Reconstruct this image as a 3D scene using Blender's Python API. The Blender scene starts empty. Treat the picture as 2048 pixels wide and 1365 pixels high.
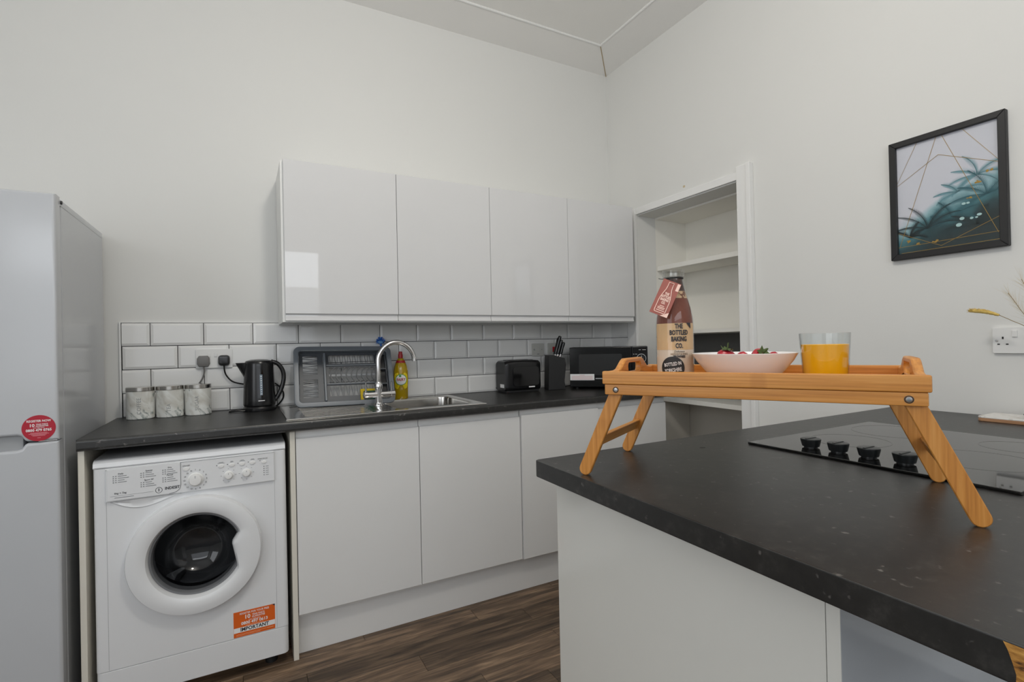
import bpy, bmesh, math, random
from mathutils import Matrix, Vector, Euler
random.seed(7)
S = bpy.context.scene
COL = S.collection
PI = math.pi

# ------------------------------------------------------------------ camera
cd = bpy.data.cameras.new('camera')
cam = bpy.data.objects.new('camera', cd)
COL.objects.link(cam)
cam.location = (-2.2334, -2.7283, 1.2197)
cam.rotation_euler = (1.5757, 0.0216, -0.4895)
cd.sensor_width = 36.0
cd.sensor_fit = 'HORIZONTAL'
cd.lens = 1004.28 / 2048 * 36
cd.clip_start = 0.02
S.camera = cam

# ------------------------------------------------------------------ world, lights, exposure
wd = bpy.data.worlds.new('world')
S.world = wd
wd.use_nodes = True
wd.node_tree.nodes['Background'].inputs[0].default_value = (0.75, 0.85, 1.0, 1)
wd.node_tree.nodes['Background'].inputs[1].default_value = 0.3


def area(name, loc, rot, sx, sy, power, col, spread=PI):
    l = bpy.data.lights.new(name, 'AREA')
    l.shape = 'RECTANGLE'
    l.size, l.size_y = sx, sy
    l.energy = power
    l.color = col
    l.spread = spread
    o = bpy.data.objects.new(name, l)
    o.location = loc
    o.rotation_euler = rot
    COL.objects.link(o)
    return o


# daylight through the two windows behind the camera, plus an unseen left window added as fill
area('window_light_upper', (-2.75, -4.72, 2.20), (PI / 2, 0, 0), 2.72, 0.44, 15, (0.92, 0.96, 1.0))
area('window_light_lower', (-2.75, -4.72, 1.44), (PI / 2, 0, 0), 2.72, 1.06, 11, (0.94, 0.97, 1.0))
area('fill_light_left', (-4.33, -2.7, 1.75), (PI / 2, 0, -PI / 2), 1.56, 1.56, 20, (0.95, 0.975, 1.0))
# unseen fill lamp, added to brighten walls and ceiling
pl_ = bpy.data.lights.new('fill_light', 'POINT')
pl_.energy = 31
pl_.shadow_soft_size = 0.11
pl_.color = (1.0, 0.955, 0.88)
po_ = bpy.data.objects.new('fill_light', pl_)
po_.location = (-1.75, -2.0, 2.80)
COL.objects.link(po_)

S.view_settings.view_transform = 'Standard'
S.view_settings.look = 'None'
S.view_settings.gamma = 1.0
S.view_settings.exposure = 0.07
S.view_settings.use_curve_mapping = False
S.cycles.use_denoising = True
S.cycles.max_bounces = 10
S.cycles.diffuse_bounces = 6
S.cycles.glossy_bounces = 5
S.cycles.transparent_max_bounces = 12
S.cycles.sample_clamp_indirect = 6.0
S.cycles.caustics_reflective = False
S.cycles.caustics_refractive = False


# ------------------------------------------------------------------ materials
def new_mat(name):
    m = bpy.data.materials.new(name)
    m.use_nodes = True
    nt = m.node_tree
    return m, nt, nt.nodes['Principled BSDF']


def srgb(r, g, b):
    def f(c):
        c /= 255.0
        return c / 12.92 if c <= 0.04045 else ((c + 0.055) / 1.055) ** 2.4
    return (f(r), f(g), f(b), 1)


def plain(name, col, rough=0.5, metal=0.0, spec=0.5, bump=0.0, bscale=200, coat=0.0, var=0.0, vscale=6.0):
    m, nt, b = new_mat(name)
    b.inputs['Base Color'].default_value = col
    b.inputs['Roughness'].default_value = rough
    b.inputs['Metallic'].default_value = metal
    b.inputs['Specular IOR Level'].default_value = spec
    b.inputs['Coat Weight'].default_value = coat
    tc = nt.nodes.new('ShaderNodeTexCoord')
    n = nt.nodes.new('ShaderNodeTexNoise')
    n.inputs['Scale'].default_value = vscale
    n.inputs['Detail'].default_value = 4
    nt.links.new(tc.outputs['Object'], n.inputs['Vector'])
    mx = nt.nodes.new('ShaderNodeMix')
    mx.data_type = 'RGBA'
    mx.inputs[0].default_value = 0
    v = max(var, 0.015)
    mx.inputs[6].default_value = tuple(c * (1 - v) for c in col[:3]) + (1,)
    mx.inputs[7].default_value = tuple(min(1, c * (1 + v)) for c in col[:3]) + (1,)
    nt.links.new(n.outputs['Fac'], mx.inputs[0])
    nt.links.new(mx.outputs[2], b.inputs['Base Color'])
    if bump:
        n2 = nt.nodes.new('ShaderNodeTexNoise')
        n2.inputs['Scale'].default_value = bscale
        n2.inputs['Detail'].default_value = 3
        nt.links.new(tc.outputs['Object'], n2.inputs['Vector'])
        bp = nt.nodes.new('ShaderNodeBump')
        bp.inputs['Strength'].default_value = bump
        bp.inputs['Distance'].default_value = 0.002
        nt.links.new(n2.outputs['Fac'], bp.inputs['Height'])
        nt.links.new(bp.outputs['Normal'], b.inputs['Normal'])
    return m


def ramp(nt, stops):
    r = nt.nodes.new('ShaderNodeValToRGB')
    e = r.color_ramp.elements
    while len(e) < len(stops):
        e.new(0.5)
    for i, (p, c) in enumerate(stops):
        e[i].position = p
        e[i].color = c
    return r


def grain(name, axis, c0, c1, c2, rough=0.4, scale=1.0, knots=True):
    """wood / bamboo with the grain running along a local axis"""
    m, nt, b = new_mat(name)
    tc = nt.nodes.new('ShaderNodeTexCoord')
    oi = nt.nodes.new('ShaderNodeObjectInfo')
    mp = nt.nodes.new('ShaderNodeMapping')
    sc = [170 * scale] * 3
    sc['XYZ'.index(axis)] = 4.0 * scale
    mp.inputs['Scale'].default_value = sc
    cmb = nt.nodes.new('ShaderNodeVectorMath')
    cmb.operation = 'MULTIPLY_ADD'
    nt.links.new(oi.outputs['Random'], cmb.inputs[0])
    cmb.inputs[1].default_value = (37, 53, 71)
    nt.links.new(tc.outputs['Object'], cmb.inputs[2])
    nt.links.new(cmb.outputs[0], mp.inputs['Vector'])
    n = nt.nodes.new('ShaderNodeTexNoise')
    n.inputs['Scale'].default_value = 1
    n.inputs['Detail'].default_value = 6
    n.inputs['Roughness'].default_value = 0.65
    nt.links.new(mp.outputs[0], n.inputs['Vector'])
    r = ramp(nt, [(0.22, c0), (0.5, c1), (0.80, c2)])
    nt.links.new(n.outputs['Fac'], r.inputs[0])
    out = r.outputs[0]
    if knots:
        # bamboo node bands across the grain
        sp = nt.nodes.new('ShaderNodeTexNoise')
        mp2 = nt.nodes.new('ShaderNodeMapping')
        s2 = [6.0] * 3
        s2['XYZ'.index(axis)] = 16.0
        mp2.inputs['Scale'].default_value = s2
        nt.links.new(cmb.outputs[0], mp2.inputs['Vector'])
        nt.links.new(mp2.outputs[0], sp.inputs['Vector'])
        sp.inputs['Scale'].default_value = 1
        r2 = ramp(nt, [(0.62, (0, 0, 0, 1)), (0.70, (1, 1, 1, 1))])
        nt.links.new(sp.outputs['Fac'], r2.inputs[0])
        mx = nt.nodes.new('ShaderNodeMix')
        mx.data_type = 'RGBA'
        ml = nt.nodes.new('ShaderNodeMath')
        ml.operation = 'MULTIPLY'
        ml.inputs[1].default_value = 0.35
        nt.links.new(r2.outputs[0], ml.inputs[0])
        nt.links.new(ml.outputs[0], mx.inputs[0])
        nt.links.new(out, mx.inputs[6])
        mx.inputs[7].default_value = c0
        out = mx.outputs[2]
    nt.links.new(out, b.inputs['Base Color'])
    b.inputs['Roughness'].default_value = rough
    bp = nt.nodes.new('ShaderNodeBump')
    bp.inputs['Strength'].default_value = 0.15
    bp.inputs['Distance'].default_value = 0.001
    nt.links.new(n.outputs['Fac'], bp.inputs['Height'])
    nt.links.new(bp.outputs['Normal'], b.inputs['Normal'])
    return m


def thin_glass(name, tint=(1, 1, 1, 1), ior=1.45, rough=0.02):
    m, nt, b = new_mat(name)
    nt.nodes.remove(b)
    tr = nt.nodes.new('ShaderNodeBsdfTransparent')
    tr.inputs[0].default_value = tint
    gl = nt.nodes.new('ShaderNodeBsdfGlossy')
    gl.inputs['Roughness'].default_value = rough
    lw = nt.nodes.new('ShaderNodeLayerWeight')
    pw_ = nt.nodes.new('ShaderNodeMath')
    pw_.operation = 'POWER'
    pw_.inputs[1].default_value = 4.0
    nt.links.new(lw.outputs['Facing'], pw_.inputs[0])
    fr = nt.nodes.new('ShaderNodeMapRange')
    f0 = ((ior - 1) / (ior + 1)) ** 2
    fr.inputs[3].default_value = f0
    fr.inputs[4].default_value = 0.75
    nt.links.new(pw_.outputs[0], fr.inputs[0])
    mx = nt.nodes.new('ShaderNodeMixShader')
    nt.links.new(fr.outputs[0], mx.inputs[0])
    nt.links.new(tr.outputs[0], mx.inputs[1])
    nt.links.new(gl.outputs[0], mx.inputs[2])
    nt.links.new(mx.outputs[0], nt.nodes['Material Output'].inputs[0])
    return m


def worktop_mat():
    m, nt, b = new_mat('charcoal_laminate')
    tc = nt.nodes.new('ShaderNodeTexCoord')
    n1 = nt.nodes.new('ShaderNodeTexNoise')
    n1.inputs['Scale'].default_value = 38
    n1.inputs['Detail'].default_value = 8
    n1.inputs['Roughness'].default_value = 0.7
    nt.links.new(tc.outputs['Object'], n1.inputs['Vector'])
    r1 = ramp(nt, [(0.3, (0.0065, 0.0064, 0.0063, 1)), (0.55, (0.014, 0.0135, 0.0128, 1)), (0.78, (0.052, 0.049, 0.045, 1))])
    nt.links.new(n1.outputs['Fac'], r1.inputs[0])
    n2 = nt.nodes.new('ShaderNodeTexNoise')
    n2.inputs['Scale'].default_value = 58
    n2.inputs['Detail'].default_value = 3
    nt.links.new(tc.outputs['Object'], n2.inputs['Vector'])
    r2 = ramp(nt, [(0.66, (0, 0, 0, 1)), (0.74, (1, 1, 1, 1))])
    nt.links.new(n2.outputs['Fac'], r2.inputs[0])
    ml = nt.nodes.new('ShaderNodeMath')
    ml.operation = 'MULTIPLY'
    ml.inputs[1].default_value = 0.75
    nt.links.new(r2.outputs[0], ml.inputs[0])
    mx = nt.nodes.new('ShaderNodeMix')
    mx.data_type = 'RGBA'
    nt.links.new(ml.outputs[0], mx.inputs[0])
    nt.links.new(r1.outputs[0], mx.inputs[6])
    mx.inputs[7].default_value = (0.16, 0.15, 0.14, 1)
    nt.links.new(mx.outputs[2], b.inputs['Base Color'])
    b.inputs['Roughness'].default_value = 0.38
    b.inputs['Specular IOR Level'].default_value = 0.80
    bp = nt.nodes.new('ShaderNodeBump')
    bp.inputs['Strength'].default_value = 0.12
    bp.inputs['Distance'].default_value = 0.001
    nt.links.new(n1.outputs['Fac'], bp.inputs['Height'])
    nt.links.new(bp.outputs['Normal'], b.inputs['Normal'])
    return m


def plank_mat():
    m, nt, b = new_mat('vinyl_plank')
    tc = nt.nodes.new('ShaderNodeTexCoord')
    oi = nt.nodes.new('ShaderNodeObjectInfo')
    add = nt.nodes.new('ShaderNodeVectorMath')
    add.operation = 'MULTIPLY_ADD'
    nt.links.new(oi.outputs['Random'], add.inputs[0])
    add.inputs[1].default_value = (31, 47, 13)
    nt.links.new(tc.outputs['Object'], add.inputs[2])
    mp = nt.nodes.new('ShaderNodeMapping')
    mp.inputs['Scale'].default_value = (2.2, 22, 1)
    nt.links.new(add.outputs[0], mp.inputs['Vector'])
    n = nt.nodes.new('ShaderNodeTexNoise')
    n.inputs['Scale'].default_value = 1.6
    n.inputs['Detail'].default_value = 8
    n.inputs['Roughness'].default_value = 0.62
    n.inputs['Distortion'].default_value = 0.7
    nt.links.new(mp.outputs[0], n.inputs['Vector'])
    r = ramp(nt, [(0.30, srgb(56, 45, 36)), (0.5, srgb(100, 81, 64)), (0.72, srgb(146, 122, 98))])
    nt.links.new(n.outputs['Fac'], r.inputs[0])
    mp2 = nt.nodes.new('ShaderNodeMapping')
    mp2.inputs['Scale'].default_value = (6, 190, 1)
    nt.links.new(add.outputs[0], mp2.inputs['Vector'])
    n2 = nt.nodes.new('ShaderNodeTexNoise')
    n2.inputs['Scale'].default_value = 1
    n2.inputs['Detail'].default_value = 4
    nt.links.new(mp2.outputs[0], n2.inputs['Vector'])
    hv = nt.nodes.new('ShaderNodeHueSaturation')
    mth = nt.nodes.new('ShaderNodeMapRange')
    mth.inputs[3].default_value = 0.68
    mth.inputs[4].default_value = 1.25
    nt.links.new(oi.outputs['Random'], mth.inputs[0])
    m2 = nt.nodes.new('ShaderNodeMapRange')
    m2.inputs[1].default_value = 0.3
    m2.inputs[2].default_value = 0.7
    m2.inputs[3].default_value = 0.62
    m2.inputs[4].default_value = 1.3
    nt.links.new(n2.outputs['Fac'], m2.inputs[0])
    ml = nt.nodes.new('ShaderNodeMath')
    ml.operation = 'MULTIPLY'
    nt.links.new(mth.outputs[0], ml.inputs[0])
    nt.links.new(m2.outputs[0], ml.inputs[1])
    nt.links.new(ml.outputs[0], hv.inputs['Value'])
    nt.links.new(r.outputs[0], hv.inputs['Color'])
    nt.links.new(hv.outputs[0], b.inputs['Base Color'])
    b.inputs['Roughness'].default_value = 0.5
    bp = nt.nodes.new('ShaderNodeBump')
    bp.inputs['Strength'].default_value = 0.2
    bp.inputs['Distance'].default_value = 0.001
    nt.links.new(n2.outputs['Fac'], bp.inputs['Height'])
    nt.links.new(bp.outputs['Normal'], b.inputs['Normal'])
    return m


def marble_mat(name, base, v1, v2, scale=9.0):
    """pale marble: soft diagonal veins (v2) and sparse dark flecks (v1)"""
    m, nt, b = new_mat(name)
    tc = nt.nodes.new('ShaderNodeTexCoord')

    def noise(sc, rot, stretch, detail=5, dist=0.0):
        mp = nt.nodes.new('ShaderNodeMapping')
        mp.inputs['Rotation'].default_value = rot
        mp2 = nt.nodes.new('ShaderNodeMapping')
        mp2.inputs['Scale'].default_value = stretch
        nt.links.new(tc.outputs['Object'], mp.inputs['Vector'])
        nt.links.new(mp.outputs[0], mp2.inputs['Vector'])
        n = nt.nodes.new('ShaderNodeTexNoise')
        n.inputs['Scale'].default_value = sc
        n.inputs['Detail'].default_value = detail
        n.inputs['Distortion'].default_value = dist
        nt.links.new(mp2.outputs[0], n.inputs['Vector'])
        return n

    n1 = noise(scale, (0.2, 0.75, 0.3), (3.2, 3.2, .9), 6, .4)
    r1 = ramp(nt, [(0.47, base), (0.62, tuple(x * .55 + y * .45 for x, y in zip(base[:3], v2[:3])) + (1,)), (0.75, v2)])
    nt.links.new(n1.outputs['Fac'], r1.inputs[0])
    n2 = noise(scale * 4, (0.1, 0.75, 0.2), (2.2, 2.2, .8), 3)
    n3 = noise(scale * 1.3, (0, 0, 0), (1, 1, 1), 2)
    ad = nt.nodes.new('ShaderNodeMath')
    ad.operation = 'MULTIPLY'
    nt.links.new(n2.outputs['Fac'], ad.inputs[0])
    nt.links.new(n3.outputs['Fac'], ad.inputs[1])
    r2 = ramp(nt, [(0.305, (0, 0, 0, 1)), (0.375, (1, 1, 1, 1))])
    nt.links.new(ad.outputs[0], r2.inputs[0])
    ml = nt.nodes.new('ShaderNodeMath')
    ml.operation = 'MULTIPLY'
    ml.inputs[1].default_value = .7
    nt.links.new(r2.outputs[0], ml.inputs[0])
    mx = nt.nodes.new('ShaderNodeMix')
    mx.data_type = 'RGBA'
    nt.links.new(ml.outputs[0], mx.inputs[0])
    nt.links.new(r1.outputs[0], mx.inputs[6])
    mx.inputs[7].default_value = v1
    nt.links.new(mx.outputs[2], b.inputs['Base Color'])
    b.inputs['Roughness'].default_value = 0.35
    return m


def brushed(name, col, rough, axis='X'):
    m, nt, b = new_mat(name)
    b.inputs['Metallic'].default_value = 1
    b.inputs['Base Color'].default_value = col
    tc = nt.nodes.new('ShaderNodeTexCoord')
    mp = nt.nodes.new('ShaderNodeMapping')
    s = [600] * 3
    s['XYZ'.index(axis)] = 6
    mp.inputs['Scale'].default_value = s
    nt.links.new(tc.outputs['Object'], mp.inputs['Vector'])
    n = nt.nodes.new('ShaderNodeTexNoise')
    n.inputs['Scale'].default_value = 1
    nt.links.new(mp.outputs[0], n.inputs['Vector'])
    mr = nt.nodes.new('ShaderNodeMapRange')
    mr.inputs[3].default_value = rough * 0.8
    mr.inputs[4].default_value = rough * 1.3
    nt.links.new(n.outputs['Fac'], mr.inputs[0])
    nt.links.new(mr.outputs[0], b.inputs['Roughness'])
    return m


def art_mat():
    """printed sheet: pale lilac sky, teal mist rising to the right"""
    m, nt, b = new_mat('art_print')
    tc = nt.nodes.new('ShaderNodeTexCoord')
    sx = nt.nodes.new('ShaderNodeSeparateXYZ')
    nt.links.new(tc.outputs['Object'], sx.inputs[0])
    n = nt.nodes.new('ShaderNodeTexNoise')
    n.inputs['Scale'].default_value = 11
    n.inputs['Detail'].default_value = 6
    nt.links.new(tc.outputs['Object'], n.inputs['Vector'])
    # height above a line that climbs to the right (local -Y is right, Z up)
    a = nt.nodes.new('ShaderNodeMath'); a.operation = 'MULTIPLY_ADD'
    a.inputs[1].default_value = 0.48
    nt.links.new(sx.outputs['Y'], a.inputs[0]); nt.links.new(sx.outputs['Z'], a.inputs[2])
    c = nt.nodes.new('ShaderNodeMath'); c.operation = 'MULTIPLY_ADD'
    c.inputs[1].default_value = -0.14
    nt.links.new(n.outputs['Fac'], c.inputs[0]); nt.links.new(a.outputs[0], c.inputs[2])
    mr = nt.nodes.new('ShaderNodeMapRange')
    mr.inputs[1].default_value = -0.25
    mr.inputs[2].default_value = -0.07
    nt.links.new(c.outputs[0], mr.inputs[0])
    r = ramp(nt, [(0.0, srgb(10, 38, 44)), (0.30, srgb(20, 66, 74)), (0.55, srgb(70, 128, 138)), (0.78, srgb(160, 196, 205)), (1.0, srgb(226, 224, 234))])
    nt.links.new(mr.outputs[0], r.inputs[0])
    nt.links.new(r.outputs[0], b.inputs['Base Color'])
    b.inputs['Roughness'].default_value = 0.5
    return m


def chip_mat():
    m, nt, b = new_mat('raw_chipboard')
    tc = nt.nodes.new('ShaderNodeTexCoord')
    mp = nt.nodes.new('ShaderNodeMapping')
    mp.inputs['Scale'].default_value = (60, 45, 190)
    nt.links.new(tc.outputs['Object'], mp.inputs['Vector'])
    n = nt.nodes.new('ShaderNodeTexNoise')
    n.inputs['Scale'].default_value = 1.3
    n.inputs['Detail'].default_value = 5
    nt.links.new(mp.outputs[0], n.inputs['Vector'])
    r = ramp(nt, [(0.33, srgb(50, 30, 12)), (0.42, srgb(150, 100, 42)), (0.6, srgb(196, 144, 70)), (0.75, srgb(212, 168, 98))])
    nt.links.new(n.outputs['Fac'], r.inputs[0])
    nt.links.new(r.outputs[0], b.inputs['Base Color'])
    b.inputs['Roughness'].default_value = 0.85
    return m


M = {}
M['wall'] = plain('wall_paint', (0.74, 0.74, 0.722, 1), 0.75, bump=0.06, bscale=120, var=0.012, vscale=1.5)
M['ceiling'] = plain('ceiling_paint', (0.90, 0.89, 0.865, 1), 0.85, var=0.02, vscale=1.0)
M['border'] = plain('ceiling_border_paint', (0.84, 0.83, 0.81, 1), 0.8)
M['trim'] = plain('gloss_trim_paint', (0.82, 0.82, 0.81, 1), 0.35)
M['shelfpaint'] = plain('alcove_paint', (0.85, 0.835, 0.785, 1), 0.6, bump=0.08, bscale=40)
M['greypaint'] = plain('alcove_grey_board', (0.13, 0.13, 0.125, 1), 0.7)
M['beigepaint'] = plain('alcove_beige_board', (0.62, 0.59, 0.53, 1), 0.7)
M['gloss'] = plain('white_gloss_door', (0.70, 0.70, 0.705, 1), 0.03, spec=0.5)
M['satin'] = plain('white_satin_door', (0.76, 0.76, 0.755, 1), 0.22, spec=0.5)
M['carcass'] = plain('white_melamine', (0.78, 0.78, 0.76, 1), 0.4)
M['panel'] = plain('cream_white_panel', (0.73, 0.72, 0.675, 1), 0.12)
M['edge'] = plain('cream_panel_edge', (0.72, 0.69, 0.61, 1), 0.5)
M['daylitpanel'] = plain('gloss_back_panel_daylight_tint', (0.50, 0.52, 0.55, 1), 0.10)  # bluish window reflection is mixed into this panel's base colour
M['worktop'] = worktop_mat()
M['chip'] = chip_mat()
M['plank'] = plank_mat()
M['subfloor'] = plain('dark_joint', (0.03, 0.025, 0.02, 1), 0.9)
M['tile'] = plain('white_glazed_tile', (0.80, 0.80, 0.79, 1), 0.07, bump=0.03, bscale=25)
M['grout'] = plain('black_grout', (0.012, 0.012, 0.013, 1), 0.9)
M['white'] = plain('white_plastic', (0.80, 0.80, 0.79, 1), 0.35)
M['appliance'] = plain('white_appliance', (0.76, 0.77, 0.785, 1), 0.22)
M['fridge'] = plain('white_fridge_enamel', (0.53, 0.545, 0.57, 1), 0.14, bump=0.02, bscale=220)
M['grey_seal'] = plain('grey_seal', (0.17, 0.175, 0.185, 1), 0.4)
M['darkgrey'] = plain('dark_grey_rubber', (0.035, 0.035, 0.037, 1), 0.5)
M['black'] = plain('black_plastic', (0.008, 0.008, 0.009, 1), 0.22)
M['blackmat'] = plain('black_matt', (0.012, 0.012, 0.013, 1), 0.5)
M['blackgloss'] = plain('black_gloss', (0.006, 0.006, 0.007, 1), 0.06)
M['mwdoor'] = plain('microwave_black', (0.006, 0.0065, 0.007, 1), 0.12, spec=0.22)
M['hob'] = plain('black_ceramic_glass', (0.005, 0.005, 0.005, 1), 0.035, spec=0.6)
M['hobring'] = plain('hob_zone_print', (0.012, 0.012, 0.012, 1), 0.12)
M['ink'] = plain('dark_ink', (0.03, 0.032, 0.038, 1), 0.6)
M['greyink'] = plain('grey_ink', (0.22, 0.23, 0.24, 1), 0.6)
M['whiteink'] = plain('white_ink', (0.85, 0.85, 0.85, 1), 0.6)
M['red'] = plain('red_sticker', srgb(176, 18, 44), 0.4)
M['orange'] = plain('orange_sticker', srgb(222, 98, 24), 0.5)
M['chrome'] = plain('chrome', (0.82, 0.82, 0.83, 1), 0.07, metal=1)
M['steel'] = brushed('brushed_steel', (0.54, 0.525, 0.50, 1), 0.17, 'X')
M['steelbright'] = brushed('polished_steel', (0.78, 0.76, 0.73, 1), 0.15, 'X')
M['lid'] = brushed('canister_lid_steel', (0.55, 0.53, 0.50, 1), 0.2, 'Z')
M['drum'] = plain('drum_steel', (0.20, 0.20, 0.205, 1), 0.30, metal=1)
M['dark_glass'] = thin_glass('smoked_door_glass', (0.62, 0.63, 0.64, 1), 1.55)
M['glass'] = thin_glass('clear_glass', (0.97, 0.98, 0.98, 1), 1.45)
M['rack'] = plain('grey_rack_plastic', (0.15, 0.168, 0.19, 1), 0.32)
M['rackdark'] = plain('dark_grey_rack_plastic', (0.055, 0.062, 0.072, 1), 0.4)
M['marble'] = marble_mat('canister_marble', (0.84, 0.85, 0.82, 1), (0.13, 0.18, 0.17, 1), (0.50, 0.47, 0.40, 1), 9)
M['marble2'] = marble_mat('board_marble', (0.82, 0.80, 0.77, 1), (0.5, 0.46, 0.42, 1), (0.6, 0.56, 0.5, 1), 12)
bc = (srgb(166, 102, 42), srgb(202, 136, 62), srgb(224, 164, 92))
for ax in 'XYZ':
    M['bamboo' + ax] = grain('bamboo_' + ax.lower(), ax, *bc, rough=0.38)
M['boardedge'] = grain('board_wood', 'Y', srgb(140, 100, 70), srgb(176, 134, 100), srgb(200, 160, 125), knots=False)
M['yellowliq'] = plain('yellow_soap', srgb(176, 146, 14), 0.10, spec=0.5)
M['yellowlab'] = plain('yellow_label', srgb(240, 214, 20), 0.4)
M['capred'] = plain('red_cap', srgb(170, 16, 24), 0.35)
M['green'] = plain('green_print', srgb(60, 150, 70), 0.5)
M['sponge'] = plain('yellow_sponge', srgb(205, 176, 40), 0.9, bump=0.5, bscale=300)
M['scour'] = plain('green_scourer', srgb(30, 84, 66), 0.95, bump=0.6, bscale=400)
M['blue'] = plain('blue_bristle', srgb(30, 100, 190), 0.5)
M['bluepale'] = plain('pale_blue_bristle', srgb(120, 170, 215), 0.5)
M['juice'] = plain('orange_juice', srgb(255, 184, 8), 0.25)
M['porcelain'] = plain('white_porcelain', (0.80, 0.79, 0.78, 1), 0.15)
M['berry'] = plain('strawberry_red', srgb(168, 22, 40), 0.3, bump=0.3, bscale=260, var=0.25, vscale=60)
M['leaf'] = plain('strawberry_leaf', srgb(66, 82, 32), 0.6, var=0.2, vscale=120)
M['darkberry'] = plain('dark_berry', srgb(34, 26, 40), 0.4)
M['cocoa'] = plain('cocoa_powder', srgb(120, 70, 56), 0.95, bump=0.3, bscale=160, var=0.12, vscale=30)
M['tan'] = plain('brown_sugar', srgb(222, 186, 140), 0.95, bump=0.2, bscale=300, var=0.06, vscale=40)
M['flour'] = plain('flour_layer', srgb(226, 210, 190), 0.95, var=0.03, vscale=30)
M['nuts'] = plain('chopped_nuts', srgb(178, 146, 116), 0.8, var=0.5, vscale=160)
nm_, nnt_, nb_ = new_mat('nut_and_chip_mix')
ntc_ = nnt_.nodes.new('ShaderNodeTexCoord')
nvo_ = nnt_.nodes.new('ShaderNodeTexVoronoi')
nvo_.inputs['Scale'].default_value = 170
nnt_.links.new(ntc_.outputs['Object'], nvo_.inputs['Vector'])
nrp_ = ramp(nnt_, [(0.0, srgb(70, 44, 36)), (0.38, srgb(120, 78, 60)), (0.45, srgb(190, 156, 120)), (1.0, srgb(206, 176, 140))])
nnt_.links.new(nvo_.outputs['Color'], nrp_.inputs[0])
nnt_.links.new(nrp_.outputs[0], nb_.inputs['Base Color'])
nb_.inputs['Roughness'].default_value = .8
M['nuts'] = nm_
M['choc'] = plain('chocolate_chip', srgb(70, 42, 32), 0.5)
M['tag'] = plain('dusky_pink_card', srgb(158, 92, 82), 0.7)
M['tagink'] = plain('pale_pink_ink', srgb(240, 206, 192), 0.7)
M['gold'] = plain('gold_foil', srgb(190, 150, 70), 0.35, metal=0.6)
M['art'] = art_mat()
M['teal1'] = plain('dark_teal_ink', srgb(12, 44, 50), 0.5, var=0.2, vscale=60)
M['teal2'] = plain('mid_teal_ink', srgb(44, 104, 116), 0.5, var=0.2, vscale=60)
M['teal3'] = plain('pale_teal_ink', srgb(120, 168, 180), 0.5, var=0.15, vscale=60)
M['mint'] = plain('mint_ink', srgb(190, 222, 222), 0.5)
M['wheat'] = plain('dried_grass_head', srgb(214, 184, 104), 0.9, var=0.2, vscale=150)
M['stem'] = plain('dried_stem', srgb(140, 116, 74), 0.8)
M['plume'] = plain('pale_plume', srgb(206, 194, 168), 0.9)
M['greyplug'] = plain('grey_plug', (0.17, 0.165, 0.16, 1), 0.4)
M['redrocker'] = plain('red_rocker', srgb(186, 20, 34), 0.3)
M['sockwhite'] = plain('dull_socket_white', (0.55, 0.55, 0.52, 1), 0.35)  # duller white than the other socket plates
M['knobgrey'] = plain('hob_knob_black', (0.012, 0.014, 0.015, 1), 0.35)
M['gauge'] = plain('water_gauge', (0.20, 0.26, 0.32, 1), 0.15)

# ------------------------------------------------------------------ helpers
WM = {}


def empty(name, loc=(0, 0, 0), rotz=0.0, rot=None):
    o = bpy.data.objects.new(name, None)
    COL.objects.link(o)
    o.location = loc
    o.rotation_euler = rot if rot else (0, 0, rotz)
    o.empty_display_size = 0.05
    WM[o.name] = Matrix.Translation(loc) @ Euler(rot if rot else (0, 0, rotz)).to_matrix().to_4x4()
    return o


def thing(name, label, cat, loc=(0, 0, 0), rotz=0.0, group=None, rot=None):
    o = empty(name, loc, rotz, rot)
    tag(o, label, cat, group)
    return o


def tag(o, label, cat, group=None):
    o['label'] = label
    o['category'] = cat
    if group:
        o['group'] = group
    return o


def rootmat(o):
    while o.parent is not None:
        o = o.parent
    return WM.get(o.name, Matrix.Identity(4))


def finish(name, me, mat, parent, smooth=True):
    o = bpy.data.objects.new(name, me)
    COL.objects.link(o)
    if mat is not None and not me.materials:
        me.materials.append(mat)
    if smooth and len(me.polygons):
        me.polygons.foreach_set('use_smooth', [True] * len(me.polygons))
        me.set_sharp_from_angle(angle=math.radians(32))
        wn = o.modifiers.new('weighted', 'WEIGHTED_NORMAL')
        wn.keep_sharp = True
        wn.weight = 90
    if parent is not None:
        o.parent = parent
    return o


def part(name, bm, mat, parent=None, world=True, smooth=True, label=None, recalc=True):
    if world and parent is not None:
        bm.transform(rootmat(parent).inverted())
    if recalc:
        bmesh.ops.recalc_face_normals(bm, faces=bm.faces)
    me = bpy.data.meshes.new(name)
    bm.to_mesh(me)
    bm.free()
    o = finish(name, me, M[mat] if isinstance(mat, str) else mat, parent, smooth)
    if label:
        o['label'] = label
    return o


def struct(name, bm, mat, parent=None, smooth=False):
    o = part(name, bm, mat, parent, smooth=smooth)
    if parent is None:
        o['kind'] = 'structure'
        WM[o.name] = Matrix.Identity(4)
    return o


def dup(o, name=None, parent=None):
    c = o.copy()
    COL.objects.link(c)
    if parent is not None:
        c.parent = parent
    return c


def B():
    return bmesh.new()


def box(bm, x0, x1, y0, y1, z0, z1, bev=0.0, seg=2):
    """add a (bevelled) box"""
    t = bmesh.new()
    v = [t.verts.new((x, y, z)) for x in (x0, x1) for y in (y0, y1) for z in (z0, z1)]
    for f in ((0, 1, 3, 2), (4, 6, 7, 5), (0, 4, 5, 1), (2, 3, 7, 6), (0, 2, 6, 4), (1, 5, 7, 3)):
        t.faces.new([v[i] for i in f])
    bmesh.ops.recalc_face_normals(t, faces=t.faces)
    if bev > 0:
        bmesh.ops.bevel(t, geom=list(t.edges), offset=bev, segments=seg, profile=0.5, affect='EDGES')
    merge(bm, t)
    return bm


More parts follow.
